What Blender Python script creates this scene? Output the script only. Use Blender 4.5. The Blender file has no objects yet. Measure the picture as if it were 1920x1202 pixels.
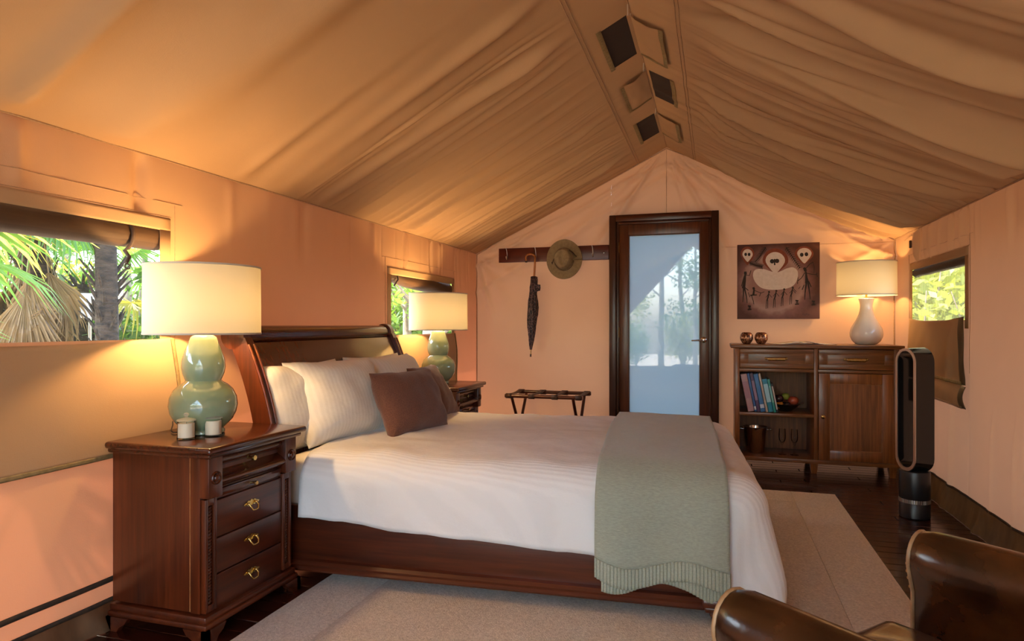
import bpy, bmesh, math, random
from mathutils import Vector, Matrix, Euler, noise
SC = bpy.context.scene
COL = SC.collection
PI = math.pi
def R(d): return math.radians(d)

# ---------------------------------------------------------------- camera, world, sun, exposure
CAM_H = 1.114
cam_d = bpy.data.cameras.new('camera')
cam = bpy.data.objects.new('camera', cam_d); COL.objects.link(cam)
cam.location = (0, 0, CAM_H)
cam.rotation_euler = (R(90), 0, R(17.2))
cam_d.sensor_width = 36.0
cam_d.lens = 1227.0 / 1920.0 * 36.0
cam_d.shift_y = 9.0 / 1920.0
cam_d.clip_start = 0.05
SC.camera = cam
world = bpy.data.worlds.new('sky'); SC.world = world
world.use_nodes = True
wn = world.node_tree.nodes; wl = world.node_tree.links
wn.clear()
sky = wn.new('ShaderNodeTexSky'); sky.sky_type = 'NISHITA'; sky.sun_disc = False
sky.sun_elevation = R(58); sky.sun_rotation = R(-105); sky.air_density = 1.0; sky.dust_density = 3.0
hs = wn.new('ShaderNodeHueSaturation'); hs.inputs['Saturation'].default_value = 1.0
bg = wn.new('ShaderNodeBackground'); bg.inputs[1].default_value = 3.0
wo = wn.new('ShaderNodeOutputWorld')
wl.new(sky.outputs[0], hs.inputs['Color']); wl.new(hs.outputs[0], bg.inputs[0]); wl.new(bg.outputs[0], wo.inputs[0])
sun_d = bpy.data.lights.new('sun_offscreen', 'SUN'); sun_d.energy = 13.0; sun_d.angle = R(0.6); sun_d.color = (1, .93, .8)
sun = bpy.data.objects.new('sun_offscreen', sun_d); COL.objects.link(sun)
sun.rotation_euler = Vector((0.80, 0.22, -1.15)).to_track_quat('-Z', 'Y').to_euler()
vs = SC.view_settings
vs.view_transform = 'Standard'; vs.look = 'None'; vs.exposure = 0.05; vs.gamma = 1.0; vs.use_curve_mapping = False
SC.cycles.use_denoising = True
SC.cycles.max_bounces = 10; SC.cycles.diffuse_bounces = 6; SC.cycles.transparent_max_bounces = 16
SC.cycles.sample_clamp_indirect = 6.0
LAMP = 700.0        # emission of the lamp bulbs
LAMP_COL = (1.0, .61, .26)

# ---------------------------------------------------------------- mesh helpers
class MB:
    def __init__(s): s.V = []; s.F = []
    def add(s, vs_, fs, M=None):
        o = len(s.V)
        s.V += [(M @ Vector(v)) if M is not None else Vector(v) for v in vs_]
        s.F += [tuple(i + o for i in f) for f in fs]
        return s
    def box(s, c, d, bev=0.0, M=None, seg=2):
        x, y, z = d[0] / 2, d[1] / 2, d[2] / 2
        T = Matrix.Translation(c) if M is None else M @ Matrix.Translation(c)
        if bev <= 0:
            v = [(i * x, j * y, k * z) for i in (-1, 1) for j in (-1, 1) for k in (-1, 1)]
            f = [(0, 1, 3, 2), (4, 6, 7, 5), (0, 4, 5, 1), (2, 3, 7, 6), (0, 2, 6, 4), (1, 5, 7, 3)]
            return s.add(v, f, T)
        bm = bmesh.new(); bmesh.ops.create_cube(bm, size=1)
        for v in bm.verts: v.co = Vector((v.co.x * d[0], v.co.y * d[1], v.co.z * d[2]))
        bmesh.ops.bevel(bm, geom=bm.edges[:], offset=min(bev, min(d) * .49), segments=seg, affect='EDGES', profile=.5)
        bm.verts.index_update()
        s.add([v.co.copy() for v in bm.verts], [tuple(v.index for v in f.verts) for f in bm.faces], T)
        bm.free(); return s
    def bb(s, x0, x1, y0, y1, z0, z1, bev=0.0, M=None, seg=2):
        return s.box(((x0 + x1) / 2, (y0 + y1) / 2, (z0 + z1) / 2), (abs(x1 - x0), abs(y1 - y0), abs(z1 - z0)), bev, M, seg)
    def lathe(s, prof, n=32, M=None, fn=None):
        v = []; f = []
        m = len(prof)
        for i, (r, z) in enumerate(prof):
            for k in range(n):
                a = 2 * PI * k / n
                rr = r if fn is None else fn(r, z, a)
                v.append((rr * math.cos(a), rr * math.sin(a), z))
        for i in range(m - 1):
            for k in range(n):
                k2 = (k + 1) % n
                f.append((i * n + k, i * n + k2, (i + 1) * n + k2, (i + 1) * n + k))
        if prof[0][0] < 1e-3 or True:
            f.append(tuple(range(n - 1, -1, -1)))
            f.append(tuple((m - 1) * n + k for k in range(n)))
        return s.add(v, f, M)
    def shell(s, prof, n=32, M=None):       # open lathe, no caps
        v = []; f = []; m = len(prof)
        for (r, z) in prof:
            for k in range(n):
                a = 2 * PI * k / n; v.append((r * math.cos(a), r * math.sin(a), z))
        for i in range(m - 1):
            for k in range(n):
                k2 = (k + 1) % n
                f.append((i * n + k, i * n + k2, (i + 1) * n + k2, (i + 1) * n + k))
        return s.add(v, f, M)
    def tube(s, pts, r, n=8, M=None, closed=False):
        pts = [Vector(p) for p in pts]; m = len(pts)
        rr = r if isinstance(r, (list, tuple)) else [r] * m
        up = Vector((0, 0, 1)); v = []; f = []; N = None
        for i in range(m):
            if closed: t = pts[(i + 1) % m] - pts[i - 1]
            else: t = pts[min(i + 1, m - 1)] - pts[max(i - 1, 0)]
            t.normalize()
            if N is None:
                N = t.cross(up)
                if N.length < 1e-3: N = t.cross(Vector((1, 0, 0)))
            else: N = N - t * N.dot(t)
            N.normalize(); Bn = t.cross(N)
            for k in range(n):
                a = 2 * PI * k / n
                v.append(pts[i] + (N * math.cos(a) + Bn * math.sin(a)) * rr[i])
        for i in range(m if closed else m - 1):
            i2 = (i + 1) % m
            for k in range(n):
                k2 = (k + 1) % n
                f.append((i * n + k, i * n + k2, i2 * n + k2, i2 * n + k))
        if not closed:
            f.append(tuple(range(n - 1, -1, -1))); f.append(tuple((m - 1) * n + k for k in range(n)))
        return s.add(v, f, M)
    def prism(s, poly, h0, h1, M=None):
        n = len(poly)
        v = [(p[0], p[1], h0) for p in poly] + [(p[0], p[1], h1) for p in poly]
        f = [tuple(range(n - 1, -1, -1)), tuple(range(n, 2 * n))]
        f += [(i, (i + 1) % n, n + (i + 1) % n, n + i) for i in range(n)]
        return s.add(v, f, M)
    def grid(s, fn, us, vs_, M=None, skip=None):
        nu, nv = len(us), len(vs_)
        v = [fn(u, w) for u in us for w in vs_]
        f = []
        for i in range(nu - 1):
            for j in range(nv - 1):
                if skip and skip((us[i] + us[i + 1]) / 2, (vs_[j] + vs_[j + 1]) / 2): continue
                f.append((i * nv + j, (i + 1) * nv + j, (i + 1) * nv + j + 1, i * nv + j + 1))
        return s.add(v, f, M)
    def sph(s, c, r, n=16, m=10, sc=(1, 1, 1), M=None):
        pr = [(max(1e-4, r * math.sin(PI * i / m)), -r * math.cos(PI * i / m)) for i in range(m + 1)]
        T = Matrix.Translation(c) @ Matrix.Diagonal((sc[0], sc[1], sc[2], 1))
        return s.lathe(pr, n, T if M is None else M @ T)
    def mesh(s, name, smooth=35):
        me = bpy.data.meshes.new(name)
        me.from_pydata([tuple(v) for v in s.V], [], s.F)
        me.validate(); me.update()
        if smooth:
            me.polygons.foreach_set('use_smooth', [True] * len(me.polygons))
            if smooth < 180: me.set_sharp_from_angle(angle=R(smooth))
        return me
    def build(s, name, mat, parent=None, smooth=35, loc=None, rot=None):
        me = s.mesh(name, smooth)
        if mat: me.materials.append(mat)
        return put(name, me, parent, loc, rot)
def put(name, me, parent=None, loc=None, rot=None, scale=None):
    o = bpy.data.objects.new(name, me); COL.objects.link(o)
    if parent is not None: o.parent = parent
    if loc is not None: o.location = loc
    if rot is not None: o.rotation_euler = rot
    if scale is not None: o.scale = scale
    return o
def tag(o, label, cat, group=None):
    o['label'] = label; o['category'] = cat
    if group: o['group'] = group
    return o
def thing(name, label, cat, loc=(0, 0, 0), rot=(0, 0, 0), group=None):
    o = put(name, None, None, loc, rot); o.empty_display_size = .1
    return tag(o, label, cat, group)
def struct(o): o['kind'] = 'structure'; return o
def copy_tree(o, parent=None):
    c = o.copy(); COL.objects.link(c); c.parent = parent
    for ch in [x for x in bpy.data.objects if x.parent == o]: copy_tree(ch, c)
    return c
def lin(a, b, n): return [a + (b - a) * i / (n - 1) for i in range(n)]
def breaks(a, b, step, cuts):
    pts = sorted(set([a, b] + [c for c in cuts if a < c < b])); out = []
    for p, q in zip(pts, pts[1:]):
        n = max(1, int(round((q - p) / step))); out += [p + (q - p) * i / n for i in range(n)]
    return out + [b]
def sm(x, a, b):
    t = max(0., min(1., (x - a) / (b - a))); return t * t * (3 - 2 * t)
def nz(x, y=0., z=0.): return noise.noise(Vector((x, y, z)))

# ---------------------------------------------------------------- materials
def newmat(name):
    m = bpy.data.materials.new(name); m.use_nodes = True
    nt = m.node_tree; nt.nodes.clear()
    out = nt.nodes.new('ShaderNodeOutputMaterial')
    return m, nt, out
def c4(c): return (c[0], c[1], c[2], 1)
def coords(nt, sc, kind='Object', rot=(0, 0, 0)):
    tc = nt.nodes.new('ShaderNodeTexCoord'); mp = nt.nodes.new('ShaderNodeMapping')
    mp.inputs['Scale'].default_value = sc; mp.inputs['Rotation'].default_value = rot
    nt.links.new(tc.outputs[kind], mp.inputs[0]); return mp.outputs[0]
def noise_n(nt, vec, scale=1., detail=4., rough=.55):
    n = nt.nodes.new('ShaderNodeTexNoise'); n.inputs['Scale'].default_value = scale
    n.inputs['Detail'].default_value = detail; n.inputs['Roughness'].default_value = rough
    nt.links.new(vec, n.inputs['Vector']); return n.outputs[0]
def ramp(nt, fac, stops):
    r = nt.nodes.new('ShaderNodeValToRGB'); e = r.color_ramp.elements
    while len(e) < len(stops): e.new(.5)
    for el, (p, c) in zip(e, stops): el.position = p; el.color = c4(c)
    nt.links.new(fac, r.inputs[0]); return r.outputs[0]
def bump_n(nt, h, strength, dist, normal=None):
    b = nt.nodes.new('ShaderNodeBump'); b.inputs['Strength'].default_value = strength; b.inputs['Distance'].default_value = dist
    nt.links.new(h, b.inputs['Height'])
    if normal is not None: nt.links.new(normal, b.inputs['Normal'])
    return b.outputs[0]
def pbsdf(nt, rough=.5, metal=0., **kw):
    p = nt.nodes.new('ShaderNodeBsdfPrincipled')
    p.inputs['Roughness'].default_value = rough; p.inputs['Metallic'].default_value = metal
    for k, v in kw.items():
        p.inputs[k].default_value = v
    return p
def mk(name, c1, c2=None, rough=.5, metal=0., nscale=(8, 8, 8), lo=.35, hi=.65, detail=4., bump=None, trans=None, **kw):
    """procedural: noise between two colours, optional bump (scale vec, strength, dist) and translucency"""
    m, nt, out = newmat(name)
    p = pbsdf(nt, rough, metal, **kw)
    src = None
    if c2 is not None:
        src = ramp(nt, noise_n(nt, coords(nt, nscale), 1., detail), [(lo, c1), (hi, c2)])
        nt.links.new(src, p.inputs['Base Color'])
    else: p.inputs['Base Color'].default_value = c4(c1)
    if bump:
        n = bump_n(nt, noise_n(nt, coords(nt, bump[0]), 1., 3.), bump[1], bump[2])
        nt.links.new(n, p.inputs['Normal'])
    if trans:
        t = nt.nodes.new('ShaderNodeBsdfTranslucent'); t.inputs[0].default_value = c4(trans[1])
        mx = nt.nodes.new('ShaderNodeMixShader'); mx.inputs[0].default_value = trans[0]
        nt.links.new(p.outputs[0], mx.inputs[1]); nt.links.new(t.outputs[0], mx.inputs[2])
        nt.links.new(mx.outputs[0], out.inputs[0])
    else: nt.links.new(p.outputs[0], out.inputs[0])
    return m
def wood(name, dark, light, axis='x', rough=.28, fine=60., coat=.25, lo=.3, hi=.72):
    s = [fine, fine, fine]; s['xyz'.index(axis)] = fine * .045
    s2 = [7, 7, 7]; s2['xyz'.index(axis)] = .6
    m, nt, out = newmat(name)
    p = pbsdf(nt, rough, 0., **{'Coat Weight': coat, 'Coat Roughness': .12})
    a = noise_n(nt, coords(nt, s), 1., 5., .65)
    b = noise_n(nt, coords(nt, s2), 1., 3.)
    mx = nt.nodes.new('ShaderNodeMath'); mx.operation = 'MULTIPLY_ADD'; mx.inputs[1].default_value = .6
    nt.links.new(a, mx.inputs[0]); 
    m2 = nt.nodes.new('ShaderNodeMath'); m2.operation = 'MULTIPLY'; m2.inputs[1].default_value = .4
    nt.links.new(b, m2.inputs[0]); nt.links.new(m2.outputs[0], mx.inputs[2])
    mid = tuple((d * 1.2 + l) / 2.2 for d, l in zip(dark, light))
    nt.links.new(ramp(nt, mx.outputs[0], [(lo, dark), ((lo + hi) / 2, mid), (hi, light)]), p.inputs['Base Color'])
    nt.links.new(bump_n(nt, a, .12, .002), p.inputs['Normal'])
    nt.links.new(p.outputs[0], out.inputs[0]); return m
def canvas_mat(name, c1, c2, tr=.1, trc=(.8, .35, .18), weave=1.0):
    m, nt, out = newmat(name)
    p = pbsdf(nt, .85, 0., **{'Specular IOR Level': .15})
    big = noise_n(nt, coords(nt, (1.3, 1.3, 1.3)), 1., 4.)
    fine = noise_n(nt, coords(nt, (260, 260, 260)), 1., 2.)
    col = ramp(nt, big, [(.3, c1), (.7, c2)])
    nt.links.new(col, p.inputs['Base Color'])
    med = noise_n(nt, coords(nt, (9, 9, 9)), 1., 4.)
    n1 = bump_n(nt, med, .12, .012)
    nt.links.new(bump_n(nt, fine, .25 * weave, .0015, n1), p.inputs['Normal'])
    t = nt.nodes.new('ShaderNodeBsdfTranslucent'); t.inputs[0].default_value = c4(trc)
    mx = nt.nodes.new('ShaderNodeMixShader'); mx.inputs[0].default_value = tr
    nt.links.new(p.outputs[0], mx.inputs[1]); nt.links.new(t.outputs[0], mx.inputs[2]); nt.links.new(mx.outputs[0], out.inputs[0])
    return m
def screen_mat(name, col, fac, streak=None, trl=.5):
    m, nt, out = newmat(name)
    d = nt.nodes.new('ShaderNodeBsdfDiffuse'); d.inputs[0].default_value = c4(col)
    t = nt.nodes.new('ShaderNodeBsdfTranslucent'); t.inputs[0].default_value = c4(col)
    mm = nt.nodes.new('ShaderNodeMixShader'); mm.inputs[0].default_value = trl
    nt.links.new(d.outputs[0], mm.inputs[1]); nt.links.new(t.outputs[0], mm.inputs[2])
    tr = nt.nodes.new('ShaderNodeBsdfTransparent'); mx = nt.nodes.new('ShaderNodeMixShader')
    mx.inputs[0].default_value = fac
    if streak:
        r = ramp(nt, noise_n(nt, coords(nt, streak), 1., 3.), [(.3, (fac - .2,) * 3), (.7, (fac + .2,) * 3)])
        nt.links.new(r, mx.inputs[0])
    nt.links.new(tr.outputs[0], mx.inputs[1]); nt.links.new(mm.outputs[0], mx.inputs[2]); nt.links.new(mx.outputs[0], out.inputs[0])
    return m

CAN1, CAN2 = (.46, .288, .152), (.51, .32, .172)
M_CANVAS = canvas_mat('tan canvas', CAN1, CAN2, .08)
M_CANVAS_L = canvas_mat('tan canvas single layer', CAN1, CAN2, .055, (1.0, .30, .14))
M_CEIL = canvas_mat('ceiling canvas', CAN1, CAN2, .0, (.9, .55, .3))
M_BORDER = canvas_mat('border canvas', CAN1, CAN2, .06)
M_FLAP = canvas_mat('flap canvas', CAN1, CAN2, .10, (.7, .45, .25))
M_BIND = mk('olive binding tape', (.20, .135, .05), (.27, .19, .08), .8, nscale=(60, 60, 60), bump=((300, 300, 300), .3, .002))
M_BLACKBIND = mk('dark binding tape', (.035, .022, .012), (.06, .036, .02), .75, nscale=(40, 40, 40))
M_SEAM = mk('seam stitching', (.36, .21, .11), (.44, .27, .15), .85, nscale=(80, 80, 80))
M_SKIRT = mk('olive mud skirt', (.075, .05, .024), (.15, .095, .045), .6, nscale=(14, 14, 5), trans=(.2, (.35, .2, .06)))
M_VENT = mk('dark vent mesh', (.018, .008, .004), (.03, .012, .006), .8, nscale=(200, 200, 200))
M_FLY = mk('outer fly sheet', (.16, .12, .075), (.20, .15, .095), .8, trans=(.12, (.55, .36, .2)))
M_SCREEN = screen_mat('insect screen', (.10, .09, .075), .13)
M_SCREEN_R = screen_mat('sheer woven screen', (.20, .17, .10), .52, (110, 110, 5), .6)
M_BLIND = mk('rolled brown mesh blind', (.045, .02, .008), (.085, .04, .015), .7, nscale=(3, 3, 40), bump=((420, 420, 420), .5, .002), trans=(.12, (.4, .2, .06)))
M_STRAP = mk('dark brown strap', (.04, .02, .012), (.06, .03, .018), .7)
M_FLOOR = wood('dark floorboard', (.012, .003, .002), (.06, .013, .006), 'x', .2, 40., .3)
M_SUB = mk('floor slab', (.03, .009, .005), None, .6)
M_MAHO = wood('mahogany', (.022, .0045, .002), (.12, .024, .006), 'x', .25, 55., .12)
M_MAHOZ = wood('mahogany upright grain', (.022, .0045, .0018), (.145, .028, .006), 'z', .3, 55., .08)
M_MAHOY = wood('mahogany cross grain', (.022, .0045, .002), (.125, .026, .007), 'y', .19, 50., .2)
M_EBON = wood('mahogany drawer', (.022, .0045, .002), (.12, .024, .006), 'y', .3, 50., .08)
M_RED = wood('bed rail wood', (.022, .0045, .002), (.12, .024, .006), 'x', .35, 50., .08)
M_WEAR = mk('worn wood edge', (.24, .09, .025), (.36, .15, .05), .4, nscale=(30, 30, 30))
M_HEAD = wood('headboard veneer', (.026, .006, .003), (.15, .04, .013), 'z', .2, 45., .35)
M_OAK = wood('sideboard wood', (.06, .02, .006), (.36, .135, .038), 'x', .33, 60., .12)
M_OAKZ = wood('sideboard upright grain', (.055, .016, .004), (.42, .145, .035), 'z', .33, 60., .12)
M_OAKBACK = wood('sideboard back panel', (.055, .016, .004), (.42, .145, .035), 'z', .5, 60., .05)
M_DOORW = wood('door wood', (.035, .009, .004), (.16, .045, .014), 'z', .3, 55., .15)
M_JAMB = wood('door frame wood', (.02, .006, .003), (.07, .02, .008), 'z', .3, 55., .15)
M_RACK = wood('rack board wood', (.06, .009, .005), (.15, .024, .012), 'x', .35, 55., .1)
M_BRASS = mk('brass', (.62, .42, .13), (.72, .5, .18), .25, 1., nscale=(50, 50, 50))
M_ABRASS = mk('aged brass', (.45, .27, .09), (.6, .38, .14), .38, 1., nscale=(50, 50, 50))
M_CHROME = mk('chrome', (.62, .66, .72), None, .12, 1.)
M_STEEL = mk('brushed steel', (.5, .47, .43), (.62, .58, .53), .35, 1., nscale=(60, 60, 2))
M_CELADON = mk('celadon glaze', (.215, .30, .185), (.25, .335, .21), .07, nscale=(9, 9, 9), **{'Coat Weight': .6, 'Coat Roughness': .03})
M_WHITEGL = mk('white glaze', (.70, .64, .55), (.74, .68, .59), .07, nscale=(5, 5, 5), **{'Coat Weight': .6, 'Coat Roughness': .03})
M_TRIM = mk('shade trim', (.5, .45, .36), None, .8)
M_SHEET = None
M_WAX = mk('cream wax', (.8, .72, .55), None, .5, **{'Subsurface Weight': .0})
M_COPPER = mk('mottled copper', (.10, .035, .015), (.62, .3, .16), .35, .75, nscale=(70, 70, 70), lo=.42, hi=.62)
M_BLACK = mk('gloss black plastic', (.008, .008, .009), None, .12, **{'Coat Weight': .4})
M_BLACKM = mk('black satin plastic', (.012, .012, .014), None, .35)
M_LEATHER = None
def glass_mat(name):
    """thin glass: clear with a Fresnel sheen"""
    m, nt, out = newmat(name)
    t = nt.nodes.new('ShaderNodeBsdfTransparent'); t.inputs[0].default_value = (.96, .97, .97, 1)
    g = nt.nodes.new('ShaderNodeBsdfGlossy'); g.inputs['Roughness'].default_value = .03
    f = nt.nodes.new('ShaderNodeLayerWeight'); f.inputs[0].default_value = .14
    mx = nt.nodes.new('ShaderNodeMixShader'); nt.links.new(f.outputs['Fresnel'], mx.inputs[0])
    nt.links.new(t.outputs[0], mx.inputs[1]); nt.links.new(g.outputs[0], mx.inputs[2]); nt.links.new(mx.outputs[0], out.inputs[0])
    return m
M_GLASS = glass_mat('clear glass')
M_LID = screen_mat('pale glass lid', (.8, .78, .72), .35)
def emit_mat(name, col, st):
    m, nt, out = newmat(name)
    e = nt.nodes.new('ShaderNodeEmission'); e.inputs[0].default_value = c4(col); e.inputs[1].default_value = st
    nt.links.new(e.outputs[0], out.inputs[0]); return m
M_BULB = emit_mat('lamp bulb', LAMP_COL, LAMP)
M_BULBW = emit_mat('lamp bulb of white lamp', LAMP_COL, LAMP * .45)
def shade_mat(name, col, tr):
    m, nt, out = newmat(name)
    d = nt.nodes.new('ShaderNodeBsdfDiffuse'); d.inputs[0].default_value = c4(col)
    t = nt.nodes.new('ShaderNodeBsdfTranslucent'); t.inputs[0].default_value = c4(col); d.inputs[0].default_value = c4([c * .62 for c in col])
    w = noise_n(nt, coords(nt, (160, 160, 500)), 1., 2.)
    nb = bump_n(nt, w, .2, .001)
    nt.links.new(nb, d.inputs['Normal'])
    mx = nt.nodes.new('ShaderNodeMixShader'); mx.inputs[0].default_value = tr
    nt.links.new(d.outputs[0], mx.inputs[1]); nt.links.new(t.outputs[0], mx.inputs[2]); nt.links.new(mx.outputs[0], out.inputs[0])
    return m
M_SHADE = shade_mat('cream lampshade', (.84, .77, .56), .06)
M_SHADEW = shade_mat('linen lampshade', (.8, .75, .57), .09)
def wave_cloth(name, c1, c2, scale, axis, amt, rough=.75, bumpd=.002, sheen=0., mid=None):
    m, nt, out = newmat(name)
    p = pbsdf(nt, rough, 0., **{'Specular IOR Level': .25, 'Sheen Weight': sheen})
    w = nt.nodes.new('ShaderNodeTexWave'); w.wave_type = 'BANDS'; w.bands_direction = axis.upper()
    w.inputs['Scale'].default_value = scale; w.inputs['Distortion'].default_value = .6; w.inputs['Detail'].default_value = 1.
    nt.links.new(coords(nt, (1, 1, 1)), w.inputs[0])
    nt.links.new(ramp(nt, w.outputs[1], [(.25, c1), (.75, c2)]), p.inputs['Base Color'])
    f = noise_n(nt, coords(nt, (14, 14, 14)), 1., 5.)
    n1 = bump_n(nt, f, .25, .012)
    nt.links.new(bump_n(nt, w.outputs[1], amt, bumpd, n1), p.inputs['Normal'])
    nt.links.new(p.outputs[0], out.inputs[0]); return m
M_DUVET = wave_cloth('white striped cotton', (.70, .70, .69), (.73, .73, .72), 20., 'y', .35, .7, .002, .1)
M_PILLOW = wave_cloth('ivory striped cotton', (.66, .64, .58), (.70, .68, .62), 14., 'y', .15, .7, .0012, .1)
M_KNIT = mk('sage knit', (.26, .285, .225), (.34, .37, .295), .9, nscale=(60, 260, 260), lo=.3, hi=.7, bump=((70, 330, 330), .6, .003), **{'Sheen Weight': .3})
M_BROWN = mk('brown linen', (.085, .032, .02), (.14, .055, .034), .9, nscale=(220, 220, 220), bump=((260, 260, 260), .4, .002), **{'Sheen Weight': .2})
M_SAGE = mk('sage linen', (.36, .34, .25), (.42, .40, .30), .9, nscale=(220, 220, 220), bump=((260, 260, 260), .4, .002))
def carpet(name, c1, c2):
    return mk(name, c1, c2, .95, nscale=(95, 95, 95), lo=.3, hi=.7, detail=5., bump=((170, 170, 170), .9, .006), **{'Sheen Weight': .2})
M_RUG1 = carpet('beige rug border', (.46, .39, .31), (.70, .61, .50))
M_RUG2 = carpet('darker rug field', (.41, .34, .265), (.64, .55, .445))
M_LEATHER = mk('brown leather', (.013, .004, .0015), (.11, .034, .009), .22, nscale=(6, 6, 6), lo=.32, hi=.74, detail=9., bump=((45, 45, 45), .25, .003), **{'Coat Weight': .3, 'Coat Roughness': .2})
M_LEATHERS = mk('brown leather seat', (.013, .004, .0015), (.11, .034, .009), .24, nscale=(6, 6, 6), lo=.3, hi=.7, bump=((70, 70, 70), .12, .002), **{'Coat Weight': .2})
M_PIPING = mk('pale leather piping', (.3, .16, .07), (.42, .25, .12), .4, nscale=(40, 40, 40))
# ---------------------------------------------------------------- the tent
XL, XR, XM = -2.16, 1.364, -.398
ZE, ZR = 1.79, 2.66
YB, YF = 5.82, -1.7
rnd = random.Random(5)
# floor: slab with real boards on top
fl = struct(MB().bb(XL - .25, XR + .25, YF - .5, YB + .1, -.12, -.022).build('floor', M_SUB, smooth=0))
plank_cache = {}
def plank(x0, x1, y, w):
    L = round(x1 - x0, 2)
    if L not in plank_cache:
        me = MB().bb(-L / 2 + .0012, L / 2 - .0012, -w / 2 + .002, w / 2 - .002, -.02, 0, .0025, seg=1).mesh('floorboard', 40)
        me.materials.append(M_FLOOR); plank_cache[L] = me
    return put('floorboard', plank_cache[L], fl, ((x0 + x1) / 2, y, 0))
yy = YF - .45; row = 0; PW = .086
while yy < YB - .02:
    js = [[-.9, .62], [-1.6, .28], [-.3, 1.0], [-1.2, .45]][row % 4]
    xs_ = [XL - .2] + js + [XR + .2]
    for a, b in zip(xs_, xs_[1:]): plank(a, b, yy + PW / 2, PW)
    yy += PW; row += 1

# folds: random ridges in Y for a roof slope
def make_folds(seed, lst):
    r = random.Random(seed); out = []
    for (y0, y1, n, amp, wd) in lst:
        for i in range(n):
            out.append((r.uniform(y0, y1), wd * r.uniform(.6, 1.5), amp * r.uniform(.4, 1.2) * r.choice((1, -1)), r.uniform(-.25, .1), r.uniform(.0, 1.)))
    return out
FOLD_L = make_folds(11, [(-1.5, 1.3, 6, .016, .12), (1.45, 3.0, 6, .022, .07), (2.8, 4.3, 16, .014, .035), (4.2, 5.8, 26, .016, .026), (3.0, 5.7, 30, .006, .014)]) + [(1.5, .05, .03, -.12, .2), (2.55, .045, .014, -.1, .5)]
FOLD_R = make_folds(23, [(-1.5, 2.0, 8, .028, .09), (1.9, 3.2, 14, .026, .05), (3.0, 4.4, 24, .022, .036), (4.3, 5.8, 28, .017, .026), (2.6, 5.7, 40, .006, .014)])
def fold_val(folds, y, t, shift=0.):
    d = 0.
    for (y0, w, a, k, ph) in folds:
        q = (y - (y0 + k * t + shift * t * (1 - t))) / w
        if abs(q) < 4.: d += a * (math.exp(-q * q) if w > .027 else math.exp(-1.5 * (math.sqrt(q * q + .06) - .245))) * (.55 + .45 * math.sin(3.0 * t + ph * 6))
    return d
def roof_pt(side, y, t, off=0., sag=1.):
    x0 = XL if side < 0 else XR
    x = x0 + (XM - x0) * t; z = ZE + (ZR - ZE) * t
    L = math.hypot(XM - x0, ZR - ZE); nx, nz_ = (ZR - ZE) / L * (1 if side < 0 else -1), -abs(XM - x0) / L
    env = sm(t, 0, .07) * (1 - sm(t, .70, .85) * .93) * (1 - sm(t, .97, 1.))
    d = 0
    if sag:
        d = fold_val(FOLD_L if side < 0 else FOLD_R, y, t, .25 if side > 0 else -.1) * env * (1.9 if side < 0 else 3.2)
        d += (.012 if side < 0 else .035) * math.sin(PI * t) + .006 * nz(y * 1.7, t * 2.5, side * 3.) * env
    d += off
    return Vector((x + nx * d, y, z + nz_ * d))
VENTS = [(-1, 3.26, 3.74), (1, 4.0, 4.47), (-1, 4.83, 5.32)]
S0, S1 = .915, .988
cm = MB()
for side in (-1, 1):
    cuts = [y for v in VENTS if v[0] == side for y in v[1:]]
    ys = breaks(YF, 2.2, .022, []) [:-1] + breaks(2.2, YB, .0085, cuts); ts = breaks(0., 1., .03, [S0, S1])
    def skip(y, t, side=side): return any(v[0] == side and v[1] < y < v[2] and S0 < t < S1 for v in VENTS)
    cm.grid(lambda y, t, side=side: roof_pt(side, y, t), ys, ts, None, skip)
ceil = struct(cm.build('ceiling', M_CEIL, smooth=180))
for side in (-1, 1):
    s_ = MB()
    for tt in (.858, .868): s_.tube([roof_pt(side, y, tt, .002) for y in lin(YF + .05, YB - .02, 150)], .0022, 5)
    s_.build('seam', M_SEAM, ceil, 60)
    e_ = MB(); e_.tube([roof_pt(side, y, 0.004, .002) for y in lin(YF + .02, YB - .01, 80)], .004, 6)
    e_.build('eave_seam', M_SEAM, ceil, 60)
r_ = MB().tube([roof_pt(-1, y, 1., .003) for y in lin(YF + .02, YB - .01, 60)], .004, 6).build('ridge_seam', M_SEAM, ceil, 60)
for (side, y0, y1) in VENTS:
    vm = MB().grid(lambda y, t: roof_pt(side, y, t, -.004), lin(y0 - .03, y1 + .03, 30), lin(S0 - .014, S1 + .008, 10))
    vm.build('vent_mesh', M_VENT, ceil, 180)
    bm_ = MB()
    bm_.grid(lambda y, t: roof_pt(side, y, t, .006 if S0 - .012 < t < S0 else .004), lin(y0 - .02, y1 + .02, 20), [S0 - .013, S0 - .010, S0 - .002, S0 + .001])
    bm_.build('vent_binding', M_BIND, ceil, 180)
    # flap thrown back on to the other slope
    o = -side
    def flap(y, t):
        a = (1 - t) / (1 - S0 + .006)
        w = .010 + .008 * math.sin(PI * min(1, a)) + .010 * nz(y * 9, a * 3, 4.) + .006 * a
        return roof_pt(o, y + .02 * a, t, w)
    fm = MB().grid(flap, lin(y0 + .01, y1 - .0, 16), lin(S0 - .006, .997, 12)); fo = fm.build('vent_flap', M_BORDER, ceil, 180)
    bd = MB()
    bd.grid(lambda y, t: flap(y, t) + Vector((0, 0, -.003)), lin(y0 + .005, y1 + .005, 16), lin(S0 - .007, S0 + .005, 3))
    bd.grid(lambda y, t: flap(y, t) + Vector((0, 0, -.0035)), lin(y1 - .022, y1 + .004, 3), lin(S0 - .006, .995, 8))
    bd.build('flap_binding', M_BIND, fo, 180)
    ck = MB().tube([roof_pt(-1, y0 - .005, .999, .01), roof_pt(-1, y0 - .03, .99, .02), roof_pt(-1, y0 - .1, .998, .006)], .003, 5)
    ck.build('ridge_cord', mk('white cord', (.6, .5, .38)), ceil, 60)
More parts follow.
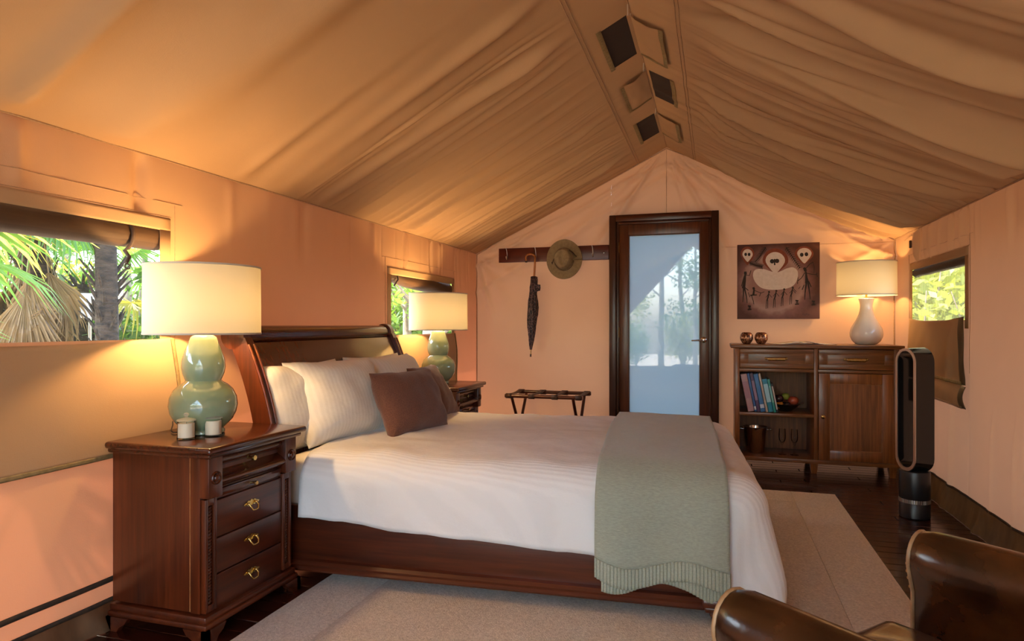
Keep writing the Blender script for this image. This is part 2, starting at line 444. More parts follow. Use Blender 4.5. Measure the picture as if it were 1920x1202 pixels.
# outer fly sheet above the canvas
fy = MB()
for side, xe in ((-1, -2.86), (1, 2.06)):
    fy.grid(lambda y, t: Vector((xe + (XM - xe) * t, y, 1.69 + (2.90 - 1.69) * t - .03 * math.sin(PI * t))), lin(YF - .35, YB + .5, 14), lin(0, 1, 8))
struct(fy.build('ceiling_fly', M_FLY, smooth=180))

# side walls -----------------------------------------------------------------
WIN = {1: (-1, 1.02, 2.125, 1.058, 1.505), 2: (-1, 4.11, 5.22, 1.045, 1.47), 3: (1, 4.315, 5.363, 1.145, 1.512)}
GATH = {-1: make_folds(31, [(.9, 2.2, 9, .012, .03), (2.3, 4.0, 10, .006, .03), (4.0, 5.7, 26, .006, .016)]),
        1: make_folds(37, [(2.6, 4.3, 10, .006, .04), (4.1, 5.5, 26, .010, .018)])}
LOWR = make_folds(41, [(4.2, 5.5, 14, .013, .028), (3.3, 4.3, 4, .012, .03), (1.5, 3.3, 6, .012, .06)])
def wall_d(side, y, z):
    g = fold_val(GATH[side], y + (.03 * (z - 1.6) if side > 0 else 0), 0.2)
    d = (2.6 if side < 0 else 3.4) * g * sm(z, 1.40, 1.66) * (1 - sm(z, 1.755, 1.79))
    d += .010 * nz(y * .9, z * 1.1, side * 5.) * sm(1.79 - z, 0, .2)
    if side > 0:
        d += 2.2 * fold_val(LOWR, y + .05 * (z - .4), .3) * (1 - sm(z, .5, .72)) * sm(z, .0, .2)
        d += .006 * math.exp(-((y - 4.24) / .03) ** 2) * sm(z, .2, .5)
    else:
        d += .012 * nz(y * 3., z * 1.5, 9.) * (1 - sm(z, .4, .9))
    # cloth around the windows lies flat
    for k, (s, y0, y1, z0, z1) in WIN.items():
        if s == side:
            f = sm(y, y0 - .12, y0 - .05) * (1 - sm(y, y1 + .05, y1 + .12)) * sm(z, z0 - .12, z0 - .02) * (1 - sm(z, z1 + .045, z1 + .075))
            d *= 1 - f
    return d
def wall_pt(side, y, z, off=0.):
    d = wall_d(side, y, z) + off
    return Vector((XL + d, y, z)) if side < 0 else Vector((XR - d, y, z))
for side, name, mt in ((-1, 'wall_left', M_CANVAS_L), (1, 'wall_right', M_CANVAS)):
    ws = [w for w in WIN.values() if w[0] == side]
    ys = breaks(YF, .8, .04, [])[:-1] + breaks(.8, YB, .0085, [c for w in ws for c in w[1:3]]); zs = breaks(.0, ZE, .03, [c for w in ws for c in w[3:5]])
    def skip(y, z): return any(w[1] < y < w[2] and w[3] < z < w[4] for w in ws)
    wo_ = struct(MB().grid(lambda y, z: wall_pt(side, y, z), ys, zs, None, skip).build(name, mt, smooth=180))
    if side < 0: WALL_L = wo_
    else: WALL_R = wo_
# stitching, toggles
for side, wob in ((-1, WALL_L), (1, WALL_R)):
    for k, (s, y0, y1, z0, z1) in WIN.items():
        if s != side: continue
        for e in (.055, .115):
            pts = [wall_pt(s, y, z1 + e, .0015) for y in lin(y0 - e, y1 + e, 30)] 
            MB().tube(pts, .0016, 5).build('seam', M_SEAM, wob, 60)
        pts = [wall_pt(s, y1 + .075, z, .0015) for z in lin(z0 - .3, z1 + .115, 20)]
        MB().tube(pts, .0016, 5).build('seam', M_SEAM, wob, 60)
        pts = [wall_pt(s, y0 - .075, z, .0015) for z in lin(z0 - .3, z1 + .115, 20)]
        MB().tube(pts, .0016, 5).build('seam', M_SEAM, wob, 60)
MB().box((XR - .012, 5.37, 1.70), (.016, .02, .055), .004).build('toggle_loop', M_STRAP, WALL_R)
MB().tube([(XR - .012, 5.33, 1.76), (XR - .012, 5.52, 1.745)], .0035, 5).build('toggle_cord', M_SEAM, WALL_R)

def cloth(fn, us, vs_, name, mat, parent, th=.002):
    o = MB().grid(fn, us, vs_).build(name, mat, parent, 180)
    so = o.modifiers.new('thickness', 'SOLIDIFY'); so.thickness = th; so.offset = 0
    return o
for k, (s, y0, y1, z0, z1) in WIN.items():
    root = struct(put('window_%d' % k, None, None, (0, 0, 0)))
    W = lambda y, z, off, s=s: wall_pt(s, y, z, off)
    # opening edges bow a little
    bow = (lambda y: -.012 * math.sin(PI * (y - y0) / (y1 - y0)))
    MB().grid(lambda y, z: W(y, z, -.012), lin(y0 - .03, y1 + .03, 10), lin(z0 - .03, z1 + .03, 6)).build('insect_screen', M_SCREEN_R if k == 3 else M_SCREEN, root, 180)
    e = .05
    for nm, ya, yb, za, zb in (('border', y0 - e, y1 + e, z1 - .002, z1 + e), ('border', y0 - e, y0 + .004, z0 - e, z1), ('border', y1 - .004, y1 + e, z0 - e, z1)):
        cloth(lambda y, z: W(y, z, .003), lin(ya, yb, 24), lin(za, zb, 6), nm, M_BORDER, root, .002)
    # rolled mesh blind
    if k == 3:
        m_ = MB(); m_.tube([W(y, z1 - .022 + .004 * nz(y * 6), -.03) for y in lin(y0 - .02, y1 + .02, 24)], .03, 10)
        m_.build('rolled_blind', mk('dark rolled screen', (.03, .015, .008), (.05, .026, .013), .8, nscale=(60, 60, 60)), root, 60)
    elif k == 1:
        m_ = MB(); n_ = 40
        m_.tube([W(y, z1 - .040 + .010 * (y - y0) / (y1 - y0) + .003 * nz(y * 8), -.055) for y in lin(y0 - .03, y1 + .03, n_)], .052, 14)
        m_.build('rolled_blind', M_BLIND, root, 60)
        yl = 1.99
        st = MB(); st.tube([W(yl, z1 + .01, -.006)] + [W(yl + .004, z1 - .04 + .06 * math.cos(a), -.055 + .058 * math.sin(a)) for a in lin(.2, PI - .25, 9)] + [W(yl + .006, z1 - .125, -.02), W(yl - .008, z1 - .15, -.02)], .008, 6)
        st.build('blind_strap', M_STRAP, root, 60)
        bk = MB(); bk.tube([W(yl - .002 + .012 * math.cos(a), z1 - .162 + .010 * math.sin(a), -.02) for a in lin(0, 2 * PI * .95, 14)], .0028, 5)
        bk.build('strap_buckle', M_STRAP, root, 60)
    else:
        m_ = MB()
        m_.tube([W(y, z1 - .028 - .022 * sm(y, 4.8, 5.1) + .02 * sm(4.45, y - .01, y + .25), -.05) for y in lin(y0 - .03, y1 - .01, 36)], [.040 + .022 * sm(y, 4.25, 4.9) for y in lin(y0, y1, 36)], 14)
        m_.build('rolled_blind', M_BLIND, root, 60)
        st = MB().tube([W(4.22, z1 + .005, -.004), W(4.22, z1 - .03, .004), W(4.2, z1 - .075, -.02)], .006, 6); st.build('blind_strap', M_STRAP, root, 60)
    # canvas storm flap hanging below the opening
    if k == 3:
        zb = .765
        def fw(y, z):
            a = (z0 - z) / (z0 - zb)
            q = (y - y0) / (y1 - y0)
            sag_ = -.022 * math.sin(PI * (1 - q)) * (1 - a)
            return W(y, z + .010 + sag_ + .012 * q * a, .014 + .018 * math.sin(PI * min(1, a * 1.1)) * (.5 + .5 * math.sin(q * 5)) + .010 * nz(y * 5 + z * 4, z * 3) + .012 * math.exp(-((q - .12 - .12 * a) / .04) ** 2))
        ya, yb = y0 + .012, y1 + .05
        fo = cloth(fw, lin(ya, yb, 50), lin(zb, z0 + .006, 30), 'storm_flap', M_FLAP, root, .003)
        cloth(lambda y, z: fw(y, z) + Vector((-.004, 0, 0)), lin(ya - .05, ya + .03, 5), lin(zb, z0 + .006, 30), 'flap_binding', M_SKIRT, fo, .002)
        cloth(lambda y, z: fw(y, z) + Vector((-.004, 0, 0)), lin(ya, yb, 50), lin(zb - .004, zb + .016, 4), 'flap_binding', M_BIND, fo, .002)
        def fw2(y, z):
            a = (zb - z) / .14
            return W(y, z + .012 * (y - y0), .008 + .014 * math.sin(PI * max(0, min(1, a))) + .01 * nz(y * 7, z * 9, 3.))
        f2 = cloth(fw2, lin(ya, yb, 40), lin(zb - .125, zb + .02, 14), 'flap_roll', M_FLAP, root, .003)
        cloth(lambda y, z: fw2(y, z) + Vector((-.004, 0, 0)), lin(ya - .05, ya + .02, 5), lin(zb - .125, zb, 10), 'flap_binding', M_SKIRT, f2, .002)
        cloth(lambda y, z: fw2(y, z) + Vector((-.004, 0, 0)), lin(ya, yb, 40), lin(zb - .128, zb - .115, 4), 'flap_binding', M_SEAM, f2, .002)
    else:
        zb = .615
        edge = lambda z: y1 + .055 + .13 * (z0 - z)
        def fw(q, z):
            a = (z0 - z) / (z0 - zb)
            y = (y0 - .05) + (edge(z) - y0 + .05) * q
            return W(y, z - .016 * math.sin(PI * q) * (1 - a) + .014 * q * a, .010 + .014 * math.sin(PI * a) * (.6 + .4 * nz(y * 3)) + .008 * nz(y * 4, z * 5))
        fo = cloth(fw, lin(0, 1, 60), lin(zb, z0 + .004, 24), 'storm_flap', M_CANVAS, root, .003)
        cloth(lambda q, z: fw(q, z) + Vector((.004, 0, 0)), lin(.99, 1.004, 4), lin(zb, z0 + .0, 24), 'flap_binding', M_BIND, fo, .002)
        cloth(lambda q, z: fw(q, z) + Vector((.004, 0, 0)), lin(0, 1, 60), lin(zb - .006, zb + .012, 4), 'flap_binding', M_BIND, fo, .002)

# mud skirts along the foot of the side walls
def skirt(side, name, z1, mat, pieces):
    r2 = random.Random(side + 7)
    fold = make_folds(50 + side, [(YF, YB, 90, .008, .03)])
    pt = lambda y, z, off: wall_pt(side, y, z, off + .004) + Vector((-side * (2. * abs(fold_val(fold, y + .08 * (z / z1) * math.sin(y * 5), .2)) * sm(z1 - z, 0, .05) + .03 * max(0, (z1 - z) / z1) ** 2), 0, 0))
    o = struct(MB().grid(lambda y, z: pt(y, z, .0), lin(YF, YB, 300), lin(.002, z1, 9)).build(name, mat, smooth=180))
    for nm, za, zb, mt in pieces:
        cloth(lambda y, z: pt(y, z, .004), lin(YF, YB, 200), lin(za, zb, 3), nm, mt, o, .002)
skirt(1, 'baseboard_right', .152, M_SKIRT, [('binding', .142, .156, M_BLACKBIND)])
skirt(-1, 'baseboard_left', .1, M_SKIRT, [('binding', .158, .178, M_BLACKBIND), ('binding', .086, .102, M_BLACKBIND)])

# back wall ---------------------------------------------------------------------
def top_z(x): return ZE + (ZR - ZE) * (x - XL) / (XM - XL) if x < XM else ZE + (ZR - ZE) * (XR - x) / (XR - XM)
DX0, DX1, DZ = -.875, .022, 2.07
def back_d(x, z):
    q = top_z(x) - z
    d = .016 * math.exp(-((q - .10 - .10 * abs(nz(x * 1.3))) / .022) ** 2) * sm(q, 0, .05)
    d += .013 * math.exp(-((q - .26 - .16 * abs(x - XM) * .4) / .04) ** 2)
    # creases fanning out from the apex
    dx, dz = x - XM, ZR - z
    rr = math.hypot(dx, dz); an = math.atan2(dx, dz)
    for a0, w, am in ((-.62, .05, .02), (-.85, .05, .012), (.5, .05, .02), (.75, .04, .02), (.28, .04, .010), (.92, .03, .016), (1.02, .03, .012)):
        d += am * math.exp(-((an - a0) / w) ** 2) * sm(rr, .0, .25) * (1 - sm(rr, .8, 1.7))
    # creases running into the two eave corners
    for cx in (XL, XR):
        dx, dz = abs(x - cx), z - ZE; rr = math.hypot(dx, dz); an = math.atan2(dz, dx)
        for a0, w in ((.30, .035), (.40, .03), (.18, .05), (-.5, .12), (-1.0, .14), (-1.3, .06)):
            d += .015 * math.exp(-((an - a0) / w) ** 2) * sm(rr, .02, .15) * (1 - sm(rr, .25, .9))
    d *= 1 - sm(x, .08, .16) * (1 - sm(x, .83, .9)) * sm(z, 1.05, 1.14) * (1 - sm(z, 1.8, 1.88))
    return d * 1.9 + .012 * nz(x * 1.2, z * 1.2, 2.) * sm(q, 0, .2)
def back_pt(x, z, off=0.): return Vector((x, YB - back_d(x, z) - off, z))
bw = MB()
for xa, xb in ((XL, DX0), (DX1, XR)):
    bw.grid(lambda x, t: back_pt(x, t * (top_z(x) + .03)), breaks(xa, xb, .012, [XM]), lin(0, 1, 130))
bw.grid(lambda x, t: back_pt(x, DZ + t * (top_z(x) + .03 - DZ)), breaks(DX0, DX1, .010, [XM]), lin(0, 1, 34))
WALL_B = struct(bw.build('wall_back', M_CANVAS, smooth=180))
MB().tube([back_pt(XM, z, .002) for z in lin(2.085, ZR - .02, 20)], .0022, 5).build('seam', M_SEAM, WALL_B)
MB().tube([back_pt(x, 1.772, .001) for x in lin(.06, XR - .01, 40)], .0016, 5).build('seam', M_SEAM, WALL_B)
for a, b in ((XL, XM), (XM, XR)):
    MB().tube([back_pt(x, top_z(x) - .012, .003) for x in lin(a, b, 60)], .0045, 6).build('gable_seam', M_SEAM, WALL_B)
for x in (XL + .012, XR - .012):
    MB().tube([back_pt(x, z, .004) for z in lin(.02, ZE, 40)], .005, 6).build('corner_seam', M_SEAM, WALL_B)
# front wall: two curtains drawn aside behind the camera, entrance enlarged for more daylight
fw_ = MB()
for sgn, xe in ((-1, XL), (1, XR)):
    def edge(z, sgn=sgn):      # inner edge of the curtain at height z
        b = XM + sgn * 1.55
        return b if z < 1.0 else b + (XM + sgn * .12 - b) * ((z - 1.0) / (2.56 - 1.0))
    def cp(q, z, sgn=sgn, xe=xe):
        xo = xe if z < ZE else xe + (XM - xe) * (z - ZE) / (ZR - ZE)
        x = xo + (edge(z) - xo) * q
        return Vector((x, YF + .03 * math.sin(q * 24), z))
    fw_.grid(cp, lin(0, 1, 26), lin(0, 2.64, 40))
struct(fw_.build('wall_front', M_CANVAS, smooth=180))

# door ---------------------------------------------------------------------------
door = struct(put('door_1', None, None, (0, YB, 0)))
fx0, fx1, fz = -.888, .035, 2.082
def frame_piece(x0, x1, z0, z1, nm, mat, y0, y1, bev=.006): return MB().bb(x0, x1, y0, y1, z0, z1, bev).build(nm, mat, door)
fwid = .06
frame_piece(fx0, fx0 + fwid, 0, fz, 'jamb', M_JAMB, -.06, .08); frame_piece(fx1 - fwid, fx1, 0, fz, 'jamb', M_JAMB, -.06, .08)
frame_piece(fx0 + fwid - .002, fx1 - fwid + .002, fz - fwid, fz, 'head_jamb', M_MAHO, -.06, .08)
for xa, xb in ((fx0 + fwid, fx0 + fwid + .022), (fx1 - fwid - .022, fx1 - fwid)): frame_piece(xa, xb, 0, fz - fwid, 'door_stop', M_JAMB, -.04, .06, .004)
frame_piece(fx0 + fwid + .02, fx1 - fwid - .02, fz - fwid - .022, fz - fwid, 'door_stop', M_MAHO, -.04, .06, .004)
lx0, lx1, lz = fx0 + fwid + .022, fx1 - fwid - .022, fz - fwid - .022
gx0, gx1, gz0, gz1 = -.722, -.118, .22, 1.905
frame_piece(lx0, gx0, .01, lz, 'stile', M_DOORW, -.022, .022, .004); frame_piece(gx1, lx1, .01, lz, 'stile', M_DOORW, -.022, .022, .004)
frame_piece(gx0 - .001, gx1 + .001, gz1, lz, 'top_rail', M_DOORW, -.022, .022, .004); frame_piece(gx0 - .001, gx1 + .001, .01, gz0, 'bottom_rail', M_DOORW, -.022, .022, .004)
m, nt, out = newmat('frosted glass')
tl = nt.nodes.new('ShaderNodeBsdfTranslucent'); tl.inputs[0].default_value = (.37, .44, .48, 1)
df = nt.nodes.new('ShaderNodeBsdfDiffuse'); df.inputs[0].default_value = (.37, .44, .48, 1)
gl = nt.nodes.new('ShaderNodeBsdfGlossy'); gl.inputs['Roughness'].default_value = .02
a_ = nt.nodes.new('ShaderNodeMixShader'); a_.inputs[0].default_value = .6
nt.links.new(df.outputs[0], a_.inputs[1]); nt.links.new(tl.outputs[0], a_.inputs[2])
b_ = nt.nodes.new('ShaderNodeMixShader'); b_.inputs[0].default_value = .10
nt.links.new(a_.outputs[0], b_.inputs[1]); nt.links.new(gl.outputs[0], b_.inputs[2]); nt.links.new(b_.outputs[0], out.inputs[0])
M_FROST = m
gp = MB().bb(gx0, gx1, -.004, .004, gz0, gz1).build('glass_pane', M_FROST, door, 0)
bead = MB()
for xa, xb, za, zb in ((gx0, gx0 + .008, gz0, gz1), (gx1 - .008, gx1, gz0, gz1), (gx0, gx1, gz1 - .008, gz1), (gx0, gx1, gz0, gz0 + .008)): bead.bb(xa, xb, -.014, -.004, za, zb)
bead.build('glazing_bead', M_DOORW, door)
h_ = MB(); MX = Matrix.Translation((-.088, -.022, .99)) @ Matrix.Rotation(R(90), 4, 'X')
h_.lathe([(.026, 0), (.026, .006), (.022, .009), (.011, .012), (.010, .045), (.013, .05), (.001, .052)], 24, MX)
h_.tube([(-.088, -.062, .99), (-.12, -.066, .988), (-.165, -.064, .984), (-.185, -.058, .984)], [.011, .009, .008, .008], 10)
h_.build('door_handle', M_CHROME, door)
for z in (.3, 1.05, 1.8): MB().tube([(lx0 - .002, -.026, z - .045), (lx0 - .002, -.026, z + .045)], .006, 8).build('hinge', M_ABRASS, door)
# ---------------------------------------------------------------- rug
RX0, RX1, RY0, RY1 = -1.625, .752, 1.35, 4.72
rug = thing('rug', 'large beige wool rug with a darker field, spread under the white bed', 'rug', ((RX0 + RX1) / 2, (RY0 + RY1) / 2, 0))
hx, hy, bwid = (RX1 - RX0) / 2, (RY1 - RY0) / 2, .27
def pile(x0, x1, y0, y1, z, nm, mt, seed):
    g = MB(); us = lin(x0, x1, max(3, int((x1 - x0) / .03))); vs_ = lin(y0, y1, max(3, int((y1 - y0) / .03)))
    def f(u, v):
        e = min(u - x0, x1 - u, v - y0, y1 - v)
        return Vector((u, v, z * (.45 + .55 * sm(e, -.001, .012)) + .0012 * nz(u * 14, v * 14, seed)))
    g.grid(f, us, vs_)
    g.bb(x0, x1, y0, y1, .0005, z * .45)
    return g.build(nm, mt, rug, 60)
pile(-hx + bwid, hx - bwid, -hy + bwid, hy - bwid, .0155, 'field', M_RUG2, 1.)
pile(-hx, -hx + bwid - .002, -hy, hy, .014, 'border', M_RUG1, 2.); pile(hx - bwid + .002, hx, -hy, hy, .014, 'border', M_RUG1, 3.)
pile(-hx + bwid, hx - bwid, -hy, -hy + bwid - .002, .014, 'border', M_RUG1, 4.); pile(-hx + bwid, hx - bwid, hy - bwid + .002, hy, .014, 'border', M_RUG1, 5.)

# ---------------------------------------------------------------- bed
BX, BY, BR = -1.975, 3.20, R(3.6)
BM = Matrix.Translation((BX, BY, 0)) @ Matrix.Rotation(BR, 4, 'Z')
bed = thing('sleigh_bed', 'dark mahogany sleigh bed with a scrolled headboard', 'bed', (BX, BY, 0), (0, 0, BR))
YZ = Matrix(((1, 0, 0, 0), (0, 0, 1, 0), (0, 1, 0, 0), (0, 0, 0, 1)))      # prism in x,z extruded along y
def spine(z):       # centre line of the headboard in x over height
    return .03 + .03 * math.sin(min(1., z / .62) * PI * .5) - .15 * max(0., (z - .52) / .55) ** 1.7
def head_poly(th, z0, z1, n=26, bulge=0.):
    zs = lin(z0, z1, n)
    return [(spine(z) + th / 2 + bulge * math.sin(PI * (z - z0) / (z1 - z0)), z) for z in zs] + [(spine(z) - th / 2, z) for z in reversed(zs)]
MB().prism(head_poly(.035, .1, 1.035, bulge=.02), -.755, .755, YZ).build('headboard_panel', M_HEAD, bed, 30)
def scroll_poly(r, cx, cz, n=28): return [(cx + r * math.cos(2 * PI * i / n), cz + r * math.sin(2 * PI * i / n)) for i in range(n)]
tx = spine(1.08) - .012
MB().prism(scroll_poly(.045, tx, 1.068), -.755, .755, YZ).build('top_roll', M_MAHOY, bed, 40)
MB().bb(tx - .01, tx + .048, -.755, .755, 1.012, 1.03, .006).build('roll_bead', M_EBON, bed)
for s in (-1, 1):
    ya, yb = (s * .755, s * .805)
    p_ = MB().prism(head_poly(.085, .0, 1.06), min(ya, yb), max(ya, yb), YZ)
    p_.prism(scroll_poly(.058, tx, 1.066), min(ya, yb), max(ya, yb), YZ)
    po = p_.build('headboard_post', M_MAHOZ, bed, 30)
    be = MB()
    be.tube([(spine(z) + .044, s * .762, z) for z in lin(.06, 1.03, 30)], .006, 8)
    be.tube([(spine(z) + .044, s * .798, z) for z in lin(.06, 1.03, 30)], .006, 8)
    be.build('post_bead', mk('polished edge', (.10, .025, .01), (.16, .045, .016), .2, nscale=(30, 30, 30)), po, 60)
RW, BL = .765, 2.06
for s in (-1, 1):
    rl = MB().bb(.06, BL - .06, s * RW - .018, s * RW + .018, .085, .335, .006).build('side_rail', M_RED, bed)
    mo = MB(); yo = s * (RW + .018)
    prof = [(0, .066), (s * .03, .066), (s * .034, .074), (s * .026, .084), (s * .03, .094), (s * .02, .106), (0, .11)]
    XZ = Matrix(((0, 0, 1, 0), (1, 0, 0, yo), (0, 1, 0, 0), (0, 0, 0, 1)))
    mo.prism(prof, .06, BL - .03, XZ); mo.build('rail_moulding', M_RED, rl, 30)
ft = MB().bb(BL - .045, BL - .012, -RW + .03, RW - .03, .085, .26, .006).build('foot_rail', M_RED, bed)
MB().bb(BL - .016, BL + .014, -RW - .02, RW + .02, .066, .11, .008).build('rail_moulding', M_RED, ft)
for s in (-1, 1):
    f_ = MB(); cx, cy = BL - .075, s * (RW - .02)
    for za, zb, w in ((.085, .115, .20), (.066, .088, .185), (.045, .068, .15), (.03, .046, .12), (.0155, .032, .135)):
        f_.bb(cx - w / 2, cx + w / 2, cy - w / 2, cy + w / 2, za, zb, .006)
    f_.build('corner_foot', M_EBON, bed)
    MB().bb(.0, .1, s * RW - .05, s * RW + .05, .0, .09, .01).build('head_foot', M_EBON, bed)
MB().bb(.06, BL - .02, -.745, .745, .16, .2).build('slat_base', M_RED, bed)

# mattress, bedding
mat_o = tag(MB().bb(.09, 2.02, -.735, .735, .205, .535, .06, BM, 4).build('mattress', mk('white ticking', (.76, .72, .64), (.8, .76, .68), .8, nscale=(40, 40, 40)), None, 60), 'cream mattress on the sleigh bed, mostly hidden under the white duvet', 'mattress')
DL, DW, DT, DR = 2.0, .665, .562, .135
def drape(a, b, off=0., flare_f=.13, flare_s=.05, wr=1.):
    if abs(b) > DW: b = math.copysign(DW + (abs(b) - DW) * (1 + ((.16 * (a - .8) / 1.2 + .28 * sm(a, 1.88, 2.1)) if b < 0 else .1 * sm(a, 1.9, 2.1)) * (1 if off == 0 else 0)), b)
    da = max(0., a - DL); sb = -1. if b < 0 else 1.; db = max(0., abs(b) - DW); d = math.hypot(da, db)
    x, y = min(a, DL), max(-DW, min(DW, b))
    puff = .014 * nz(a * 2.1, b * 2.1) + .008 * nz(a * 6, b * 6, 3.) + .0035 * nz(a * 15, b * 13, 7.)
    crown = .018 * math.cos(max(-1, min(1, b / DW)) * PI / 2) * (1 - sm(a, 1.7, 2.0)) - .012 * sm(a, 1.5, DL)
    z = DT + crown + puff * wr + off
    if d > 0:
        nx_, ny_ = da / d, sb * db / d
        r = DR
        fl = flare_s + (flare_f - flare_s) * nx_ * nx_
        if d < r * PI / 2: h, v = r * math.sin(d / r), r * (1 - math.cos(d / r))
        else:
            e = d - r * PI / 2; h = r + fl * e; v = r + e * math.sqrt(1 - fl * fl)
            k = min(1., e / .25)
            h += wr * k * (.012 * math.sin(a * 7 + 1) * abs(ny_) + .020 * math.sin(b * 8.5) * nx_ * nx_ + .012 * nz(a * 5, b * 5, 1.) )
            if nx_ > .05 and abs(ny_) > .05: h += k * .03 * abs(nx_ * ny_) * 2 + k * .03 * math.sin(math.atan2(abs(ny_), nx_) * 4.0 + (1. if sb > 0 else 0.))
        sh = off * min(1., d / (r * PI / 2))
        x += nx_ * (h + sh); y += ny_ * (h + sh); z -= v + sh
    return Vector((x, y, max(z, .03)))
HEM_S, HEM_F = .375, .48
dv = MB().grid(lambda a, b: BM @ drape(a, b + .02 * nz(a * 2) * sm(abs(b), DW + .15, DW + .37)), lin(.22, DL + HEM_F, 110), lin(-DW - HEM_S, DW + HEM_S, 130))
duvet = tag(dv.build('duvet', M_DUVET, None, 180), 'white striped duvet draped over the bed', 'duvet')
so = duvet.modifiers.new('thickness', 'SOLIDIFY'); so.thickness = .014; so.offset = -1
# knitted throw, folded double over the foot of the bed
thr = thing('throw_blanket', 'sage green knitted throw folded over the foot of the white bed', 'blanket', (BX, BY, 0), (0, 0, BR))
TH = .475
def throw(a0, a1, bn, bf, off, nm, skew, hemh, zoff=0.):
    def f(q, b):
        a = a0 + (a1 - a0) * q + skew * max(0, -b - DW) + .035 * sm(-b, -.2, DW) * (q - .5) * -1
        bb_ = b - .028 * math.sin(q * 6.5 + zoff) * sm(-b, DW + .15, DW + .47)
        v = drape(a, bb_, off, .13, .05, .7)
        if b < -DW: v.y -= .012 * math.sin(q * 9 + zoff) * min(1, (-b - DW) / .3)
        return v
    o = MB().grid(f, lin(0, 1, 40), lin(bn + hemh, bf, 110)).build(nm, M_KNIT, thr, 180)
    s2 = o.modifiers.new('thickness', 'SOLIDIFY'); s2.thickness = .007; s2.offset = 1
    n = 150
    def fr(q, b):
        v = f(q, b); k = int(round(q * n)) % 4
        v.y -= .004 * (1 if k < 2 else -.3) + .002; return v
    h = MB().grid(fr, lin(0, 1, n + 1), lin(bn, bn + hemh + .004, 6)).build('ribbed_hem', mk('sage knit rib', (.28, .305, .24), (.34, .37, .295), .9, nscale=(200, 200, 200)), o, 30)
    s3 = h.modifiers.new('thickness', 'SOLIDIFY'); s3.thickness = .006; s3.offset = 1
throw(1.50, 1.985, -DW - TH - .03, DW + .10, .005, 'lower_layer', .0, .06, 1.0)
throw(1.475, 1.995, -DW - TH, DW + .12, .026, 'upper_layer', .0, .068, 0.)

def pillow_mesh(w, h, t, seed, pinch=.07, wr=1.):
    n = 30; g = MB()
    def side(sg):
        def f(u, v):
            y = w / 2 * u * (1 - pinch * (1 - v * v)); z = h / 2 * v * (1 - pinch * (1 - u * u)) + h / 2
            k = max(0., (1 - abs(u) ** 3.2)) ** .55 * max(0., (1 - abs(v) ** 3.2)) ** .55
            k2 = min(1., k * 3)
            th = t / 2 * k + wr * k2 * (.010 * nz(u * 2.2, v * 2.2, seed) + .006 * nz(u * 6, v * 4, seed + 5) + .010 * math.sin((u * v) * 9 + seed) * abs(u * v))
            return Vector((sg * max(th, .0), y, z - .18 * h * 0))
        return f
    us = [math.sin(x * PI / 2) for x in lin(-1, 1, n)]
    g.grid(side(1), us, us); g.grid(side(-1), list(reversed(us)), us)
    return g
def pillow(nm, label, cat, mat, c, w, h, t, lean, yaw, seed, group=None, roll=0.):
    g = pillow_mesh(w, h, t, seed)
    o = g.build(nm, mat, None, 180, c, (R(roll), R(-lean), R(yaw)))
    bm = bmesh.new(); bm.from_mesh(o.data); bmesh.ops.remove_doubles(bm, verts=bm.verts, dist=.0004); bm.to_mesh(o.data); bm.free()
    return tag(o, label, cat, group)
ZT = .55
pillow('bed_pillow', 'ivory pillow leaning on the headboard beside the nearer green lamp', 'pillow', M_PILLOW, (-1.86, 2.75, ZT - .03), .68, .425, .22, 13, 0, 1.)
pillow('bed_pillow', 'large ivory striped pillow in front, with the brown cushion propped against it', 'pillow', M_PILLOW, (-1.71, 2.87, ZT), .60, .425, .24, 24, -11, 2.)
pillow('bed_pillow', 'ivory pillow against the headboard, only its top edge showing behind other pillows', 'pillow', M_PILLOW, (-1.89, 3.53, ZT - .03), .66, .425, .2, 12, 0, 3.)
pillow('bed_pillow', 'ivory pillow behind the brown cushion, nearer the far green lamp', 'pillow', M_PILLOW, (-1.72, 3.55, ZT), .60, .42, .22, 24, 2, 4.)
cu = pillow('throw_cushion', 'brown linen cushion propped against the ivory pillows', 'cushion', M_BROWN, (-1.45, 3.10, ZT), .47, .355, .19, 24, -14, 6.)
zp = MB().box((.012, -.19, .06), (.006, .004, .022), .001); zp.build('zip_pull', M_STEEL, cu)
pillow('throw_cushion', 'brown linen cushion, only a corner showing behind a pillow', 'cushion', M_BROWN, (-1.56, 3.70, ZT), .42, .36, .14, 30, 4, 8.)

